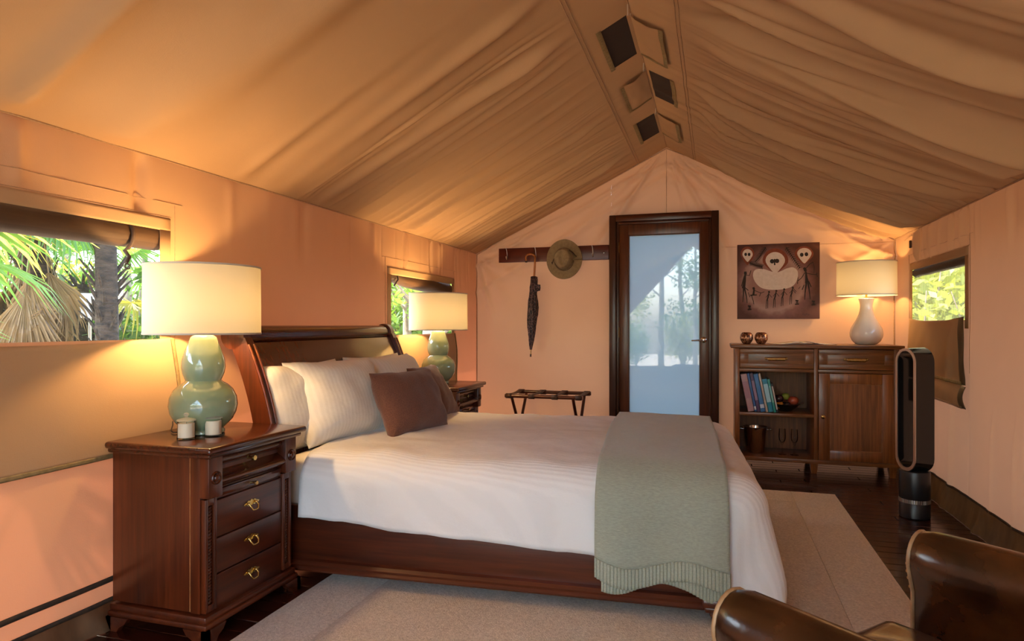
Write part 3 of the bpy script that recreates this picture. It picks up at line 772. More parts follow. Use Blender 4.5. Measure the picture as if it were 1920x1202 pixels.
# ---------------------------------------------------------------- nightstands
def make_nightstand(loc, label):
    t = thing('nightstand', label, 'nightstand', loc, (0, 0, 0), 'bedside nightstands')
    D, HW, H_ = .43, .245, .69
    top = MB().bb(.0, D + .045, -HW - .035, HW + .035, .664, H_, .011, None, 3)
    top.bb(.0, D + .028, -HW - .02, HW + .02, .648, .666, .007)
    top.build('top', M_MAHOY, t)
    b = MB().bb(.004, D - .03, -HW, HW, .1, .652, .003); body = b.build('body', M_MAHOZ, t)
    for s in (-1, 1):   # side stile with its worn edge
        MB().bb(D - .068, D - .028, s * HW, s * (HW + .004), .1, .652, .001).build('side_stile', M_MAHOZ, body)
        MB().bb(D - .072, D - .0685, s * HW, s * (HW + .0035), .105, .648).build('worn_edge', M_WEAR, body, 0)
        # lower pilaster with rope moulding
        yc = s * (HW - .03)
        pl = MB()
        pl.bb(D - .032, D - .008, yc - .028, yc - .014, .1, .5, .003); pl.bb(D - .032, D - .008, yc + .014, yc + .028, .1, .5, .003)
        pl.bb(D - .032, D - .008, yc - .015, yc + .015, .1, .125, .003); pl.bb(D - .032, D - .008, yc - .015, yc + .015, .475, .5, .003)
        po = pl.build('pilaster', M_MAHOZ, t)
        rp = MB()
        for i in range(30):
            z = .132 + i * .0115
            rp.sph((D - .021, yc, z), .0105, 8, 5, (1, 1, .62), Matrix.Translation((D - .021, yc, z)) @ Matrix.Rotation(R(32), 4, 'X') @ Matrix.Translation((-(D - .021), -yc, -z)))
        rp.build('rope_moulding', M_EBON, po, 60)
        # upper block with rosette
        ub = MB().bb(D - .032, D + .012, yc - .034, yc + .034, .505, .65, .004).build('corner_block', M_MAHOZ, t)
        MXr = Matrix.Translation((D + .012, yc, .575)) @ Matrix.Rotation(R(90), 4, 'Y')
        MB().lathe([(.024, 0), (.024, .004), (.021, .007), (.018, .004), (.013, .003), (.012, .007), (.008, .011), (.001, .012)], 24, MXr).build('rosette', M_MAHO, ub, 60)
    # frieze drawer: convex over concave roll
    n = 24; prof = [(D - .04, .528)]
    for i in range(n + 1):
        q = i / n; z = .528 + .118 * q
        x = D - .022 + (.032 * math.sin(PI * q / .46) if q < .46 else (-.012 * math.sin(PI * (q - .46) / .22) if q < .68 else .016 * math.sin(PI * (q - .68) / .32)))
        prof.append((x, z))
    prof.append((D - .04, .646))
    fd = MB().prism(prof, -HW + .064, HW - .064, YZ).build('frieze_drawer', M_MAHOY, t, 50)
    MXk = Matrix.Translation((D - .035, 0, .604)) @ Matrix.Rotation(R(90), 4, 'Y')
    knob = [(.006, 0), (.006, .012), (.0045, .02), (.009, .028), (.0115, .034), (.0095, .041), (.001, .043)]
    MB().lathe(knob, 18, MXk).build('knob', M_BRASS, fd, 60)
    sl = MB().bb(D - .04, D - .016, -HW + .06, HW - .06, .494, .522, .003).build('slide_tray', M_MAHOY, t)
    MB().lathe([(r * .8, z * .8) for r, z in knob], 18, Matrix.Translation((D - .018, 0, .508)) @ Matrix.Rotation(R(90), 4, 'Y')).build('knob', M_ABRASS, sl, 60)
    for z0, z1 in ((.352, .484), (.222, .347), (.092, .217)):
        d = MB().bb(D - .04, D - .014, -HW + .06, HW - .06, z0, z1, .003).build('drawer', M_EBON, t)
        zc = (z0 + z1) / 2 + .012
        pull = MB()
        pts = [(-.036, .004), (-.045, 0), (-.036, -.006), (-.026, -.004), (-.018, -.010), (-.008, -.006), (0, -.011), (.008, -.006), (.018, -.010), (.026, -.004), (.036, -.006), (.045, 0), (.036, .004), (.026, .007), (.018, .012), (.008, .009), (0, .015), (-.008, .009), (-.018, .012), (-.026, .007)]
        Mp = Matrix(((0, 0, 1, D - .014), (1, 0, 0, 0), (0, 1, 0, zc), (0, 0, 0, 1)))
        pull.prism(pts, 0, .003, Mp)
        for s in (-1, 1): pull.sph((D - .006, s * .021, zc), .0055, 10, 6)
        pull.tube([(D - .005, -.021, zc), (D + .003, -.021, zc - .010), (D + .007, -.014, zc - .023), (D + .008, 0, zc - .025), (D + .007, .014, zc - .023), (D + .003, .021, zc - .010), (D - .005, .021, zc)], .0032, 8)
        pull.build('bail_pull', M_BRASS, d, 50)
    # plinth and bracket feet
    pm = MB().bb(.0, D + .004, -HW - .012, HW + .012, .068, .094, .008); pm.bb(.0, D + .012, -HW - .02, HW + .02, .05, .07, .006)
    pm.build('plinth', M_EBON, t)
    for sx in (0, 1):
        for s in (-1, 1):
            f = MB(); x0 = .0 if sx == 0 else D + .018; y0 = s * (HW + .025)
            dirx = 1 if sx == 0 else -1
            prof2 = [(0, 0), (.05, 0), (.062, .018), (.085, .03), (.10, .052), (0, .052)]
            MA = Matrix(((dirx, 0, 0, x0), (0, 0, -s, y0), (0, 1, 0, 0), (0, 0, 0, 1)))
            MBb = Matrix(((0, 0, dirx, x0), (-s, 0, 0, y0), (0, 1, 0, 0), (0, 0, 0, 1)))
            f.prism(prof2, 0, .022, MA); f.prism(prof2, 0, .022, MBb)
            f.build('bracket_foot', M_EBON, t, 30)
    return t
make_nightstand((-2.125, 2.115, 0), 'mahogany nightstand with brass pulls, two candle jars on top')
n2 = make_nightstand((-2.125, 4.40, 0), 'mahogany nightstand on the far side of the bed, next to the back wall')

# ---------------------------------------------------------------- lamps
GOURD = [(.07, 0), (.078, .004), (.079, .014), (.074, .02), (.088, .034), (.108, .055), (.121, .082), (.126, .112), (.122, .143), (.108, .172), (.088, .192), (.070, .2025), (.0655, .208), (.069, .216), (.0765, .235), (.0805, .26), (.078, .287), (.069, .318), (.0585, .345), (.0515, .366), (.046, .378), (.035, .385), (.012, .388)]
def make_lamp(loc, label, group, base_prof, base_mat, shade_r, shade_z, shade_mat_, bulb, gap, cord):
    t = thing('table_lamp', label, 'lamp', loc, (0, 0, 0), group)
    MB().lathe(base_prof, 48, None).build('base', base_mat, t, 50)
    zt = base_prof[-1][1]
    MB().lathe([(.012, zt - .002), (.012, zt + .008), (.008, zt + .012), (.008, zt + .03), (.016, zt + .034), (.016, zt + .075), (.001, zt + .078)], 18).build('socket', M_BRASS, t, 50)
    z0, z1 = shade_z
    sh = MB().shell([(shade_r, z0), (shade_r * .99, z1)], 64).build('shade', shade_mat_, t, 60)
    for z in (z0, z1 - .006):
        MB().shell([(shade_r * 1.003, z), (shade_r * 1.006, z + .001), (shade_r * 1.006, z + .007), (shade_r * .995, z + .007), (shade_r * .992, z + .001), (shade_r * 1.003, z)], 64).build('shade_trim', M_TRIM, sh, 60)
    sp = MB()
    for k in range(3):
        a = 2 * PI * k / 3
        sp.tube([(0, 0, z1 - .03), (shade_r * .985 * math.cos(a), shade_r * .985 * math.sin(a), z1 - .012)], .002, 6)
    sp.tube([(0, 0, zt + .06), (.03, 0, zt + .09), (.034, 0, z1 - .06), (0, 0, z1 - .03)], .002, 6)
    sp.build('shade_carrier', M_BRASS, sh, 60)
    b = MB().sph((0, 0, zt + .11), .03, 16, 10, (1, 1, 1.25)).build('bulb', bulb, t, 180)
    if cord: MB().tube(cord, .0025, 6).build('cord', M_BLACKM, t, 60)
    return t
lampA = make_lamp((-1.925, 2.105, .69), 'green glazed double-gourd table lamp on the nightstand with the candle jars', 'green bedside lamps', GOURD, M_CELADON, .213, (.388, .655), M_SHADE, M_BULB, 0, [(-.06, -.03, .004), (-.10, -.05, .005), (-.14, -.02, .005), (-.17, .02, .02), (-.2, .05, .03)])
lampB = make_lamp((-1.925, 4.40, .69), 'green glazed double-gourd table lamp on the nightstand next to the back wall', 'green bedside lamps', GOURD, M_CELADON, .213, (.388, .655), M_SHADE, M_BULB, 0, None)
WHITE = [(.055, 0), (.075, .004), (.10, .03), (.114, .062), (.116, .09), (.108, .125), (.09, .16), (.070, .195), (.055, .23), (.046, .265), (.043, .295), (.046, .32), (.052, .342), (.056, .352), (.05, .356), (.012, .357)]
make_lamp((1.112, 5.60, .966), 'white bottle-shaped table lamp with a linen drum shade on the sideboard', None, WHITE, M_WHITEGL, .207, (.375, .632), M_SHADEW, M_BULBW, 0, None)

# candle jars on the near nightstand
def candle(loc, label):
    t = thing('candle_jar', label, 'candle', loc, (0, 0, 0), 'candle jars on the nightstand')
    MB().shell([(.0, .001), (.031, .0), (.033, .004), (.031, .009), (.0305, .012), (.0305, .068), (.0285, .068), (.0285, .006), (.0, .006)], 32).build('jar', M_GLASS, t, 50)
    MB().lathe([(.001, .0075), (.0288, .0075), (.0288, .06), (.001, .057)], 28).build('wax', M_WAX, t, 50)
    MB().tube([(0, 0, .055), (.001, 0, .066)], .001, 5).build('wick', M_BLACKM, t)
    ld = MB().lathe([(.033, .0685), (.0335, .072), (.031, .074), (.012, .079), (.006, .081), (.005, .085), (.009, .089), (.0095, .093), (.006, .097), (.001, .098)], 28).build('lid', M_LID, t, 50)
    return t
candle((-1.882, 1.972, .69), 'cream candle in a lidded glass jar, the one in front of the lamp cord')
candle((-1.835, 2.057, .69), 'cream candle in a lidded glass jar, directly in front of the green lamp base')
# ---------------------------------------------------------------- sideboard
SBX, SBY = .715, 5.36          # centre in x, front plane in y
sb = thing('sideboard', 'brown wooden sideboard with two drawers, open shelves and a panelled door', 'sideboard', (SBX, SBY, 0))
HWD, DEP = .565, .435
MB().bb(-HWD - .03, HWD + .03, -.025, DEP, .938, .966, .005).build('top', M_OAK, sb)
for x0, x1, nm in ((-HWD, -HWD + .035, 'side_panel'), (HWD - .035, HWD, 'side_panel'), (-.002, .026, 'divider')):
    MB().bb(x0, x1, 0, DEP - .012, .08, .938, .002).build(nm, M_OAKZ, sb)
MB().bb(-HWD + .03, HWD - .03, DEP - .014, DEP - .004, .08, .938).build('back_panel', M_OAKBACK, sb)
MB().bb(-HWD, HWD, -.002, DEP - .012, .075, .105, .002).build('bottom_board', M_OAK, sb)
MB().bb(-HWD + .034, -.002, .002, DEP - .014, .758, .782, .002).build('drawer_rail', M_OAK, sb); MB().bb(.026, HWD - .034, .002, DEP - .014, .758, .782, .002).build('drawer_rail', M_OAK, sb)
MB().bb(-HWD + .034, -.002, .004, DEP - .014, .418, .443, .002).build('shelf', M_OAK, sb)
for x0, x1 in ((-HWD + .037, -.005), (.029, HWD - .037)):
    d = MB().bb(x0, x1, -.006, .014, .786, .934, .002)
    d_o = d.build('drawer', M_OAK, sb)
    fr = MB(); ix0, ix1, iz0, iz1 = x0 + .058, x1 - .058, .822, .898
    # recessed panel with a bead
    w = .004
    for a, b, c, e in ((ix0, ix1, iz0, iz0 + w), (ix0, ix1, iz1 - w, iz1), (ix0, ix0 + w, iz0, iz1), (ix1 - w, ix1, iz0, iz1)): fr.bb(a, b, -.0105, -.005, c, e, .001)
    fr.build('panel_bead', M_WEAR, d_o, 0)
    fs = MB()
    for a, b, c, e in ((x0 + .001, x1 - .001, iz1, .933), (x0 + .001, x1 - .001, .787, iz0), (x0 + .001, ix0, iz0, iz1), (ix1, x1 - .001, iz0, iz1)): fs.bb(a, b, -.013, -.005, c, e, .001)
    fs.build('drawer_frame', M_OAK, d_o)
    cx = (x0 + x1) / 2; pu = MB()
    for s in (-1, 1): pu.sph((cx + s * .073, -.018, .862), .010, 12, 8)
    pu.tube([(cx - .06, -.03, .858), (cx + .06, -.03, .858)], .013, 10); pu.bb(cx - .066, cx + .066, -.026, -.006, .852, .866, .003)
    pu.build('pull_handle', M_ABRASS, d_o, 50)
x0, x1, z0, z1 = .029, HWD - .037, .108, .755
dr = MB()
for a, b, c, e in ((x0, x0 + .075, z0, z1), (x1 - .075, x1, z0, z1), (x0 + .075, x1 - .075, z1 - .075, z1), (x0 + .075, x1 - .075, z0, z0 + .075)): dr.bb(a, b, -.010, .014, c, e, .002)
dro = dr.build('door', M_OAKZ, sb)
MB().bb(x0 + .072, x1 - .072, .0, .008, z0 + .072, z1 - .072).build('door_panel', M_OAKZ, dro)
bd = MB()
for a, b, c, e in ((x0 + .075, x1 - .075, z0 + .075, z0 + .079), (x0 + .075, x1 - .075, z1 - .079, z1 - .075), (x0 + .075, x0 + .079, z0 + .075, z1 - .075), (x1 - .079, x1 - .075, z0 + .075, z1 - .075)): bd.bb(a, b, -.006, .002, c, e)
bd.build('panel_bead', M_WEAR, dro, 0)
MB().lathe([(.006, 0), (.006, .012), (.014, .018), (.015, .024), (.008, .029), (.001, .03)], 18, Matrix.Translation((x0 + .026, -.010, .433)) @ Matrix.Rotation(R(90), 4, 'X')).build('knob', M_BRASS, dro, 50)
for x in (-HWD + .04, .0, HWD - .04):
    for y in (.03, DEP - .05):
        lg = MB(); v = []
        for z, w in ((.0, .018), (.076, .028)): v += [(x - w, y - w, z), (x + w, y - w, z), (x + w, y + w, z), (x - w, y + w, z)]
        lg.add(v, [(3, 2, 1, 0), (4, 5, 6, 7), (0, 1, 5, 4), (1, 2, 6, 5), (2, 3, 7, 6), (3, 0, 4, 7)]); lg.build('leg', M_OAKZ, sb, 0)

# books leaning on the upper shelf
def book(x, w, h, d, lean, col, label, band=None):
    t = thing('book', label, 'book', (x, SBY + .03, .4445), (0, R(-lean), 0), 'books on the upper shelf of the sideboard')
    cm_ = mk('book cover', col, tuple(c * .85 for c in col), .45, nscale=(20, 20, 20))
    c = MB().bb(0, w, 0, .004, 0, h, .001); c.bb(0, .003, 0, d, 0, h, .001); c.bb(w - .003, w, 0, d, 0, h, .001); c.build('cover', cm_, t)
    MB().bb(.003, w - .003, .004, d - .005, .004, h - .004).build('pages', mk('book paper', (.78, .72, .6)), t, 0)
    if band: MB().bb(.002, w - .002, -.0008, .001, h * band[1], h * band[2]).build('spine_band', mk('spine print', band[0]), t, 0)
L0 = 11.
bx0 = SBX - HWD + .036 + .062
specs = [(.046, .292, .20, (.60, .38, .40), 'wide pink book, first against the sideboard side', ((.45, .25, .3), .35, .8)),
         (.018, .30, .2, (.05, .16, .45), 'thin blue book between the pink and purple books', ((.75, .75, .75), .05, .14)),
         (.024, .302, .21, (.11, .075, .17), 'dark purple book between two blue books', ((.3, .22, .35), .3, .8)),
         (.034, .296, .2, (.06, .22, .5), 'thick bright blue book beside the purple book', ((.5, .6, .75), .1, .2)),
         (.017, .302, .2, (.66, .60, .50), 'tall cream book beside the thick blue book', ((.5, .42, .33), .3, .8)),
         (.036, .256, .19, (.03, .30, .45), 'wide cyan book beside the cream book', ((.4, .7, .8), .3, .85)),
         (.018, .258, .19, (.03, .33, .30), 'thin teal book between the cyan and black books', ((.2, .5, .48), .3, .8)),
         (.014, .226, .18, (.02, .02, .022), 'thin black book, last of the leaning row', ((.5, .48, .45), .1, .9))]
xx = bx0
for i, (w, h, d, col, lab, band) in enumerate(specs):
    book(xx, w, h, d, L0, col, lab, band); xx += w / math.cos(R(L0)) + .0015
# fruit bowl
FX, FY, FZ = SBX - .185, SBY + .17, .4435
fb = thing('fruit_bowl', 'shallow dark bowl with side handles holding fruit on the upper shelf', 'bowl', (FX, FY, FZ))
MB().shell([(.0, .003), (.045, .0), (.05, .006), (.085, .035), (.105, .058), (.101, .059), (.08, .039), (.046, .011), (.0, .009)], 36).build('dish', M_BLACK, fb, 50)
for s in (-1, 1): MB().tube([(s * .103, -.02, .057), (s * .122, -.014, .064), (s * .128, 0, .066), (s * .122, .014, .064), (s * .103, .02, .057)], .004, 8).build('bowl_handle', M_STEEL, fb, 60)
def fruit(nm, label, c, r, col, col2, stem=True, sq=.92):
    mt = mk(nm + ' skin', col, col2, .25, nscale=(18, 18, 18), **{'Coat Weight': .3})
    t = thing(nm, label, 'fruit', (FX + c[0], FY + c[1], FZ + c[2]))
    pr = []
    for i in range(17):
        a = PI * i / 16; rr = r * math.sin(a); z = -r * sq * math.cos(a)
        z -= (.18 * r * math.exp(-(rr / (.35 * r)) ** 2)) * (1 if i > 8 else -1)
        pr.append((max(rr, 1e-4), z))
    MB().lathe(pr, 24).build('flesh', mt, t, 180)
    if stem: MB().tube([(0, 0, r * .66), (.003, .001, r * 1.0)], .0016, 5).build('stem', M_STRAP, t)
fruit('plum', 'dark purple plum in the fruit bowl beside the green apple', (-.052, -.03, .098), .037, (.022, .006, .012), (.05, .012, .02))
fruit('green_apple', 'green apple on top in the fruit bowl', (.004, .02, .112), .031, (.28, .36, .03), (.38, .45, .07))
fruit('red_apple', 'red apple in the fruit bowl', (.055, -.02, .086), .039, (.42, .03, .02), (.5, .12, .06))
fruit('orange', 'orange low in the fruit bowl under the plum', (-.046, -.035, .048), .032, (.5, .16, .02), (.55, .2, .03), False, 1.)
fruit('passionfruit', 'small very dark passionfruit at the front of the bowl', (.006, -.058, .052), .029, (.015, .006, .009), (.03, .01, .015), False, 1.)
# ice bucket and flutes
ib = thing('ice_bucket', 'polished steel ice bucket with side knobs on the lower shelf', 'bucket', (SBX - .405, SBY + .19, .1055))
MB().shell([(.0, .004), (.06, .0), (.066, .006), (.089, .195), (.094, .2), (.094, .206), (.087, .206), (.084, .196), (.062, .01), (.0, .009)], 40).build('bucket_body', M_CHROME, ib, 50)
for s in (-1, 1):
    k = MB().tube([(s * .086, 0, .182), (s * .108, 0, .184)], .006, 8); k.sph((s * .114, 0, .185), .011, 12, 8); k.build('side_knob', M_CHROME, ib, 60)
def flute(x, label):
    t = thing('champagne_flute', label, 'glass', (x, SBY + .15, .1055), (0, 0, 0), 'champagne flutes on the lower shelf')
    MB().shell([(.0, .003), (.030, .0), (.031, .002), (.012, .006), (.0045, .014), (.004, .075), (.009, .088), (.022, .112), (.0255, .14), (.0225, .2), (.0213, .2), (.0242, .14), (.0208, .113), (.006, .094), (.0, .092)], 28).build('flute_glass', M_GLASS, t, 60)
    return t
flute(SBX - .21, 'clear champagne flute beside the steel ice bucket'); flute(SBX - .122, 'clear champagne flute closer to the sideboard door')
# copper votives
for x, lab in ((.243, 'round mottled copper votive, the outer of the pair on the sideboard'), (.352, 'round mottled copper votive, the one closer to the open magazine')):
    t = thing('votive_holder', lab, 'candle holder', (x, SBY + .16, .9665), (0, 0, 0), 'copper votives on the sideboard')
    MB().shell([(.0, .004), (.025, .0), (.036, .012), (.048, .034), (.05, .05), (.046, .072), (.035, .088), (.028, .092), (.026, .09), (.034, .083), (.043, .068), (.046, .05), (.044, .036), (.033, .016), (.0, .01)], 32).build('holder', M_COPPER, t, 60)
    MB().lathe([(.001, .012), (.02, .012), (.02, .028), (.001, .028)], 20).build('tealight', M_WAX, t)
# open magazine
mg = thing('open_magazine', 'open magazine lying flat on the sideboard in front of the painting', 'magazine', (.64, SBY + .17, .9665), (0, 0, R(6)))
def page(s):
    def f(u, v):
        return Vector((s * u, v, .004 + .016 * math.exp(-((u - .045) / .05) ** 2) * (1 - u / .3) + .002 * math.sin(u * 20)))
    return f
MB().bb(-.225, .225, -.135, .135, .0, .003).build('cover', mk('magazine cover', (.16, .1, .07), (.2, .13, .1), .4), mg)
for s in (-1, 1):
    o = MB().grid(page(s), lin(.0, .215, 20), lin(-.13, .13, 4)).build('page_block', mk('magazine page', (.66, .56, .42), (.72, .62, .48), .5, nscale=(14, 14, 14)), mg, 180)
    so = o.modifiers.new('thickness', 'SOLIDIFY'); so.thickness = .004; so.offset = 0
MB().grid(lambda u, v: page(1)(u, v) + Vector((0, 0, .0035)), lin(.03, .13, 8), lin(-.10, .02, 3)).build('printed_photo', mk('dark print', (.04, .035, .03)), mg, 180)

# ---------------------------------------------------------------- painting (spirit figures), on the back wall
PW_, PH_ = .628, .618
PX, PZ = .181, 1.166
pt_ = thing('painting', 'square brown canvas painting of white-faced spirit figures on the back wall', 'painting', (PX, YB - .056, PZ))
m, nt, out = newmat('painted ground')
p = pbsdf(nt, .6, 0.)
tc = nt.nodes.new('ShaderNodeTexCoord'); mp = nt.nodes.new('ShaderNodeMapping')
mp.inputs['Location'].default_value = (-.28, 0, -.29); nt.links.new(tc.outputs['Object'], mp.inputs[0])
ln = nt.nodes.new('ShaderNodeVectorMath'); ln.operation = 'LENGTH'; nt.links.new(mp.outputs[0], ln.inputs[0])
nn = noise_n(nt, coords(nt, (22, 22, 22)), 1., 4.)
ad = nt.nodes.new('ShaderNodeMath'); ad.operation = 'MULTIPLY_ADD'; ad.inputs[1].default_value = .06; nt.links.new(nn, ad.inputs[0]); nt.links.new(ln.outputs['Value'], ad.inputs[2])
cr = ramp(nt, ad.outputs[0], [(.20, (.33, .17, .14)), (.25, (.42, .26, .22)), (.29, (.22, .10, .085)), (.36, (.085, .028, .022)), (.48, (.07, .022, .018))])
nt.links.new(cr, p.inputs['Base Color']); nt.links.new(bump_n(nt, noise_n(nt, coords(nt, (60, 60, 60)), 1., 3.), .3, .002), p.inputs['Normal']); nt.links.new(p.outputs[0], out.inputs[0])
MB().bb(0, PW_, 0, .032, 0, PH_, .003).build('stretched_canvas', m, pt_)
M_PW = mk('white ochre paint', (.72, .62, .53), (.8, .70, .62), .7, nscale=(40, 40, 40))
M_PR = mk('red ochre paint', (.20, .045, .02), (.26, .06, .026), .7, nscale=(40, 40, 40))
M_PB = mk('black paint', (.018, .013, .011), (.03, .02, .017), .7, nscale=(40, 40, 40))
PM = Matrix(((1, 0, 0, 0), (0, 0, -1, 0), (0, 1, 0, 0), (0, 0, 0, 1)))
def pp(zx, zy):
    q = (zx - 65) / 835.
    t_, b_ = 120 - 33 * q, 872 - 12 * q
    return (q * PW_, PH_ * (1 - (zy - t_) / (b_ - t_)))
LAY = [0.]
def paint(poly, nm, mat, lay):
    return MB().prism([pp(*a) for a in poly], 0, .0006 * lay, PM).build(nm, mat, pt_, 0)
def ell(cx, cy, rx, ry, n=26, a0=0, a1=2 * PI): return [(cx + rx * math.cos(a0 + (a1 - a0) * i / n), cy + ry * math.sin(a0 + (a1 - a0) * i / n)) for i in range(n)]
def drop(cx, cy, rx, ry, tip, n=26):
    out_ = []
    for i in range(n):
        a = 2 * PI * i / n; x, y = math.sin(a), math.cos(a)
        if y > 0: x *= (1 - .62 * y ** 1.3)
        out_.append((cx + rx * x, cy + (ry if y < 0 else tip) * y))
    return out_
def catm(pts, n=6):
    o = []; m_ = len(pts)
    for i in range(m_):
        p0, p1, p2, p3 = [Vector(pts[(i + k) % m_] + (0,)) for k in (-1, 0, 1, 2)]
        for j in range(n):
            t = j / n
            v = .5 * ((2 * p1) + (p2 - p0) * t + (2 * p0 - 5 * p1 + 4 * p2 - p3) * t * t + (3 * p1 - p0 - 3 * p2 + p3) * t ** 3)
            o.append((v.x, v.y))
    return o
paint(drop(170, 215, 72, 78, 108), 'halo', M_PR, 1.); paint(drop(172, 218, 54, 56, 74), 'face', M_PW, 2.)
paint(drop(745, 215, 94, 86, 96), 'halo', M_PR, 1.); paint(drop(748, 205, 72, 58, 98), 'face', M_PW, 2.)
paint(drop(458, 285, 132, 132, 118), 'halo', M_PR, 1.); paint(drop(456, 280, 100, 90, 128), 'face', M_PW, 2.5)
paint(catm([(228, 430), (250, 372), (330, 362), (420, 388), (455, 395), (500, 388), (580, 352), (640, 345), (682, 385), (678, 460), (640, 525), (560, 560), (430, 572), (320, 555), (255, 500)]), 'cloud_body', M_PW, 2.)
for cx, cy, rx, ry in ((152, 216, 14, 17), (188, 216, 14, 17), (722, 216, 18, 20), (768, 211, 18, 20), (424, 284, 22, 22), (474, 280, 22, 22)): paint(ell(cx, cy, rx, ry, 16), 'eye', M_PB, 3.5)
paint([(441, 262), (456, 258), (458, 322), (444, 324)], 'nose', M_PB, 3.2)
def stroke(pts, w, nm='figure_stroke', mat=M_PB, lay=3.):
    P = [Vector(pp(*a)) for a in pts]; L_, R_ = [], []
    sc_ = PW_ / 835
    for i, q in enumerate(P):
        t = (P[min(i + 1, len(P) - 1)] - P[max(i - 1, 0)]).normalized(); n_ = Vector((-t.y, t.x))
        ww = (w[i] if isinstance(w, (list, tuple)) else w) * sc_ / 2
        L_.append(q + n_ * ww); R_.append(q - n_ * ww)
    return [(v.x, v.y) for v in L_ + R_[::-1]]
def figure(strokes, nm='stick_figure'):
    g = MB()
    for pts, w in strokes: g.prism(stroke(pts, w), 0, .0018, PM)
    return g.build(nm, M_PB, pt_, 0)
figure([([(148, 390), (150, 420)], [26, 30]), ([(150, 420), (140, 480), (130, 560)], [14, 30, 34]), ([(130, 560), (128, 640), (122, 700)], [16, 10, 6]), ([(140, 560), (160, 640), (168, 710)], [16, 10, 6]), ([(152, 425), (190, 430), (208, 378)], 7), ([(140, 425), (118, 500), (108, 540)], 7), ([(130, 540), (180, 580)], 8)])
figure([([(232, 548), (240, 572)], [22, 24]), ([(240, 572), (232, 625)], [14, 22]), ([(200, 630), (268, 625)], [14, 10]), ([(215, 635), (232, 690), (236, 720)], 7), ([(242, 580), (310, 606), (345, 592)], 6), ([(310, 600), (295, 640)], 6), ([(180, 600), (195, 650)], 6)])
for bx_, by_ in ((392, 590), (466, 578), (546, 562), (632, 545)):
    figure([([(bx_ - 4, by_ - 4), (bx_ + 6, by_ + 12)], [18, 18]), ([(bx_, by_ + 8), (bx_ - 10, by_ + 60), (bx_ - 20, by_ + 90)], [9, 15, 12]), ([(bx_ - 24, by_ + 85), (bx_ - 30, by_ + 175)], [8, 5]), ([(bx_ - 12, by_ + 85), (bx_ - 12, by_ + 170)], [8, 5]), ([(bx_, by_ + 25), (bx_ + 30, by_ + 60)], 5), ([(bx_ - 4, by_ + 25), (bx_ - 32, by_ + 60)], 5)])
figure([([(690, 560), (708, 538)], 5), ([(640, 560), (668, 590)], 5)])
figure([([(745, 345), (762, 380)], [24, 30]), ([(762, 380), (768, 440), (775, 500)], [14, 22, 40]), ([(768, 500), (755, 600), (752, 670)], [18, 10, 6]), ([(785, 500), (800, 600), (806, 665)], [18, 10, 6]), ([(758, 360), (800, 310), (832, 290)], 7), ([(832, 288), (846, 340), (842, 400)], 4), ([(765, 400), (820, 412), (872, 415)], 7), ([(870, 395), (874, 440)], 7), ([(752, 395), (720, 450), (685, 478)], 7), ([(685, 445), (680, 510)], 6), ([(745, 520), (725, 570)], 8), ([(790, 480), (815, 540)], 10)])
for fx, fy, tx_, ty_ in ((565, 140, 705, 350), (360, 140, 250, 290), (190, 300, 325, 340)):
    st = [([(fx, fy), ((fx + tx_) / 2 + 4, (fy + ty_) / 2 + 8), (tx_, ty_)], 7)]
    for i in range(12):
        q = (i + .5) / 12; cx, cy = fx + (tx_ - fx) * q, fy + (ty_ - fy) * q
        dx, dy = tx_ - fx, ty_ - fy; L_ = math.hypot(dx, dy); dx, dy = dx / L_, dy / L_
        for s in (-1, 1): st.append(([(cx, cy), (cx + dx * 14 - s * dy * 26, cy + dy * 14 + s * dx * 26)], [8, 3]))
    figure(st, 'fern_frond')
for cx, cy in ((192, 760), (675, 700), (838, 705)): figure([([(cx - 16, cy - 22), (cx + 14, cy - 18)], 16), ([(cx, cy - 20), (cx, cy + 20)], 8), ([(cx - 20, cy + 16), (cx + 20, cy + 12)], 14), ([(cx - 14, cy), (cx + 16, cy - 2)], 6)], 'plant_mark')
st = []
for i, (sx_, sy_) in enumerate(((730, 815), (748, 822), (765, 812), (784, 818))): st.append(([(sx_, sy_ + 6), (sx_ + 8, sy_ - 8), (sx_ + 13, sy_ + 6)], 2.5))
figure(st, 'signature')

# ---------------------------------------------------------------- coat rack, hat, umbrella
cr_ = thing('coat_rack', 'red-brown wooden coat rack board with metal hooks beside the door', 'coat rack', (0, YB - .035, 0))
rx0, rx1, rz0, rz1 = -1.917, -.892, 1.695, 1.826
MB().bb(rx0, rx1, -.012, .012, rz0, rz1, .004).build('board', M_RACK, cr_)
for x in (-1.835, -1.56, -1.30, -1.035):
    h = MB().tube([(x - .008, -.014, 1.822), (x - .004, -.030, 1.825), (x, -.022, 1.80), (x + .002, -.016, 1.765), (x + .003, -.016, 1.74), (x + .003, -.030, 1.722), (x + .003, -.046, 1.73), (x + .003, -.050, 1.748)], [.004, .004, .0035, .004, .005, .0045, .004, .005], 8)
    h.build('hook', M_STEEL, cr_, 60)
for x in (-1.575, -.935): MB().sph((x, -.013, 1.755), .007, 12, 6, (1, .5, 1)).build('screw_cap', M_CHROME, cr_, 60)
hat = thing('bush_hat', 'khaki wide-brimmed bush hat hanging on the coat rack', 'hat', (-1.288, YB - .075, 1.705), (R(90), 0, R(0)))
M_HAT = mk('khaki felt', (.235, .17, .085), (.30, .22, .115), .9, nscale=(40, 40, 40), bump=((220, 220, 220), .3, .002))
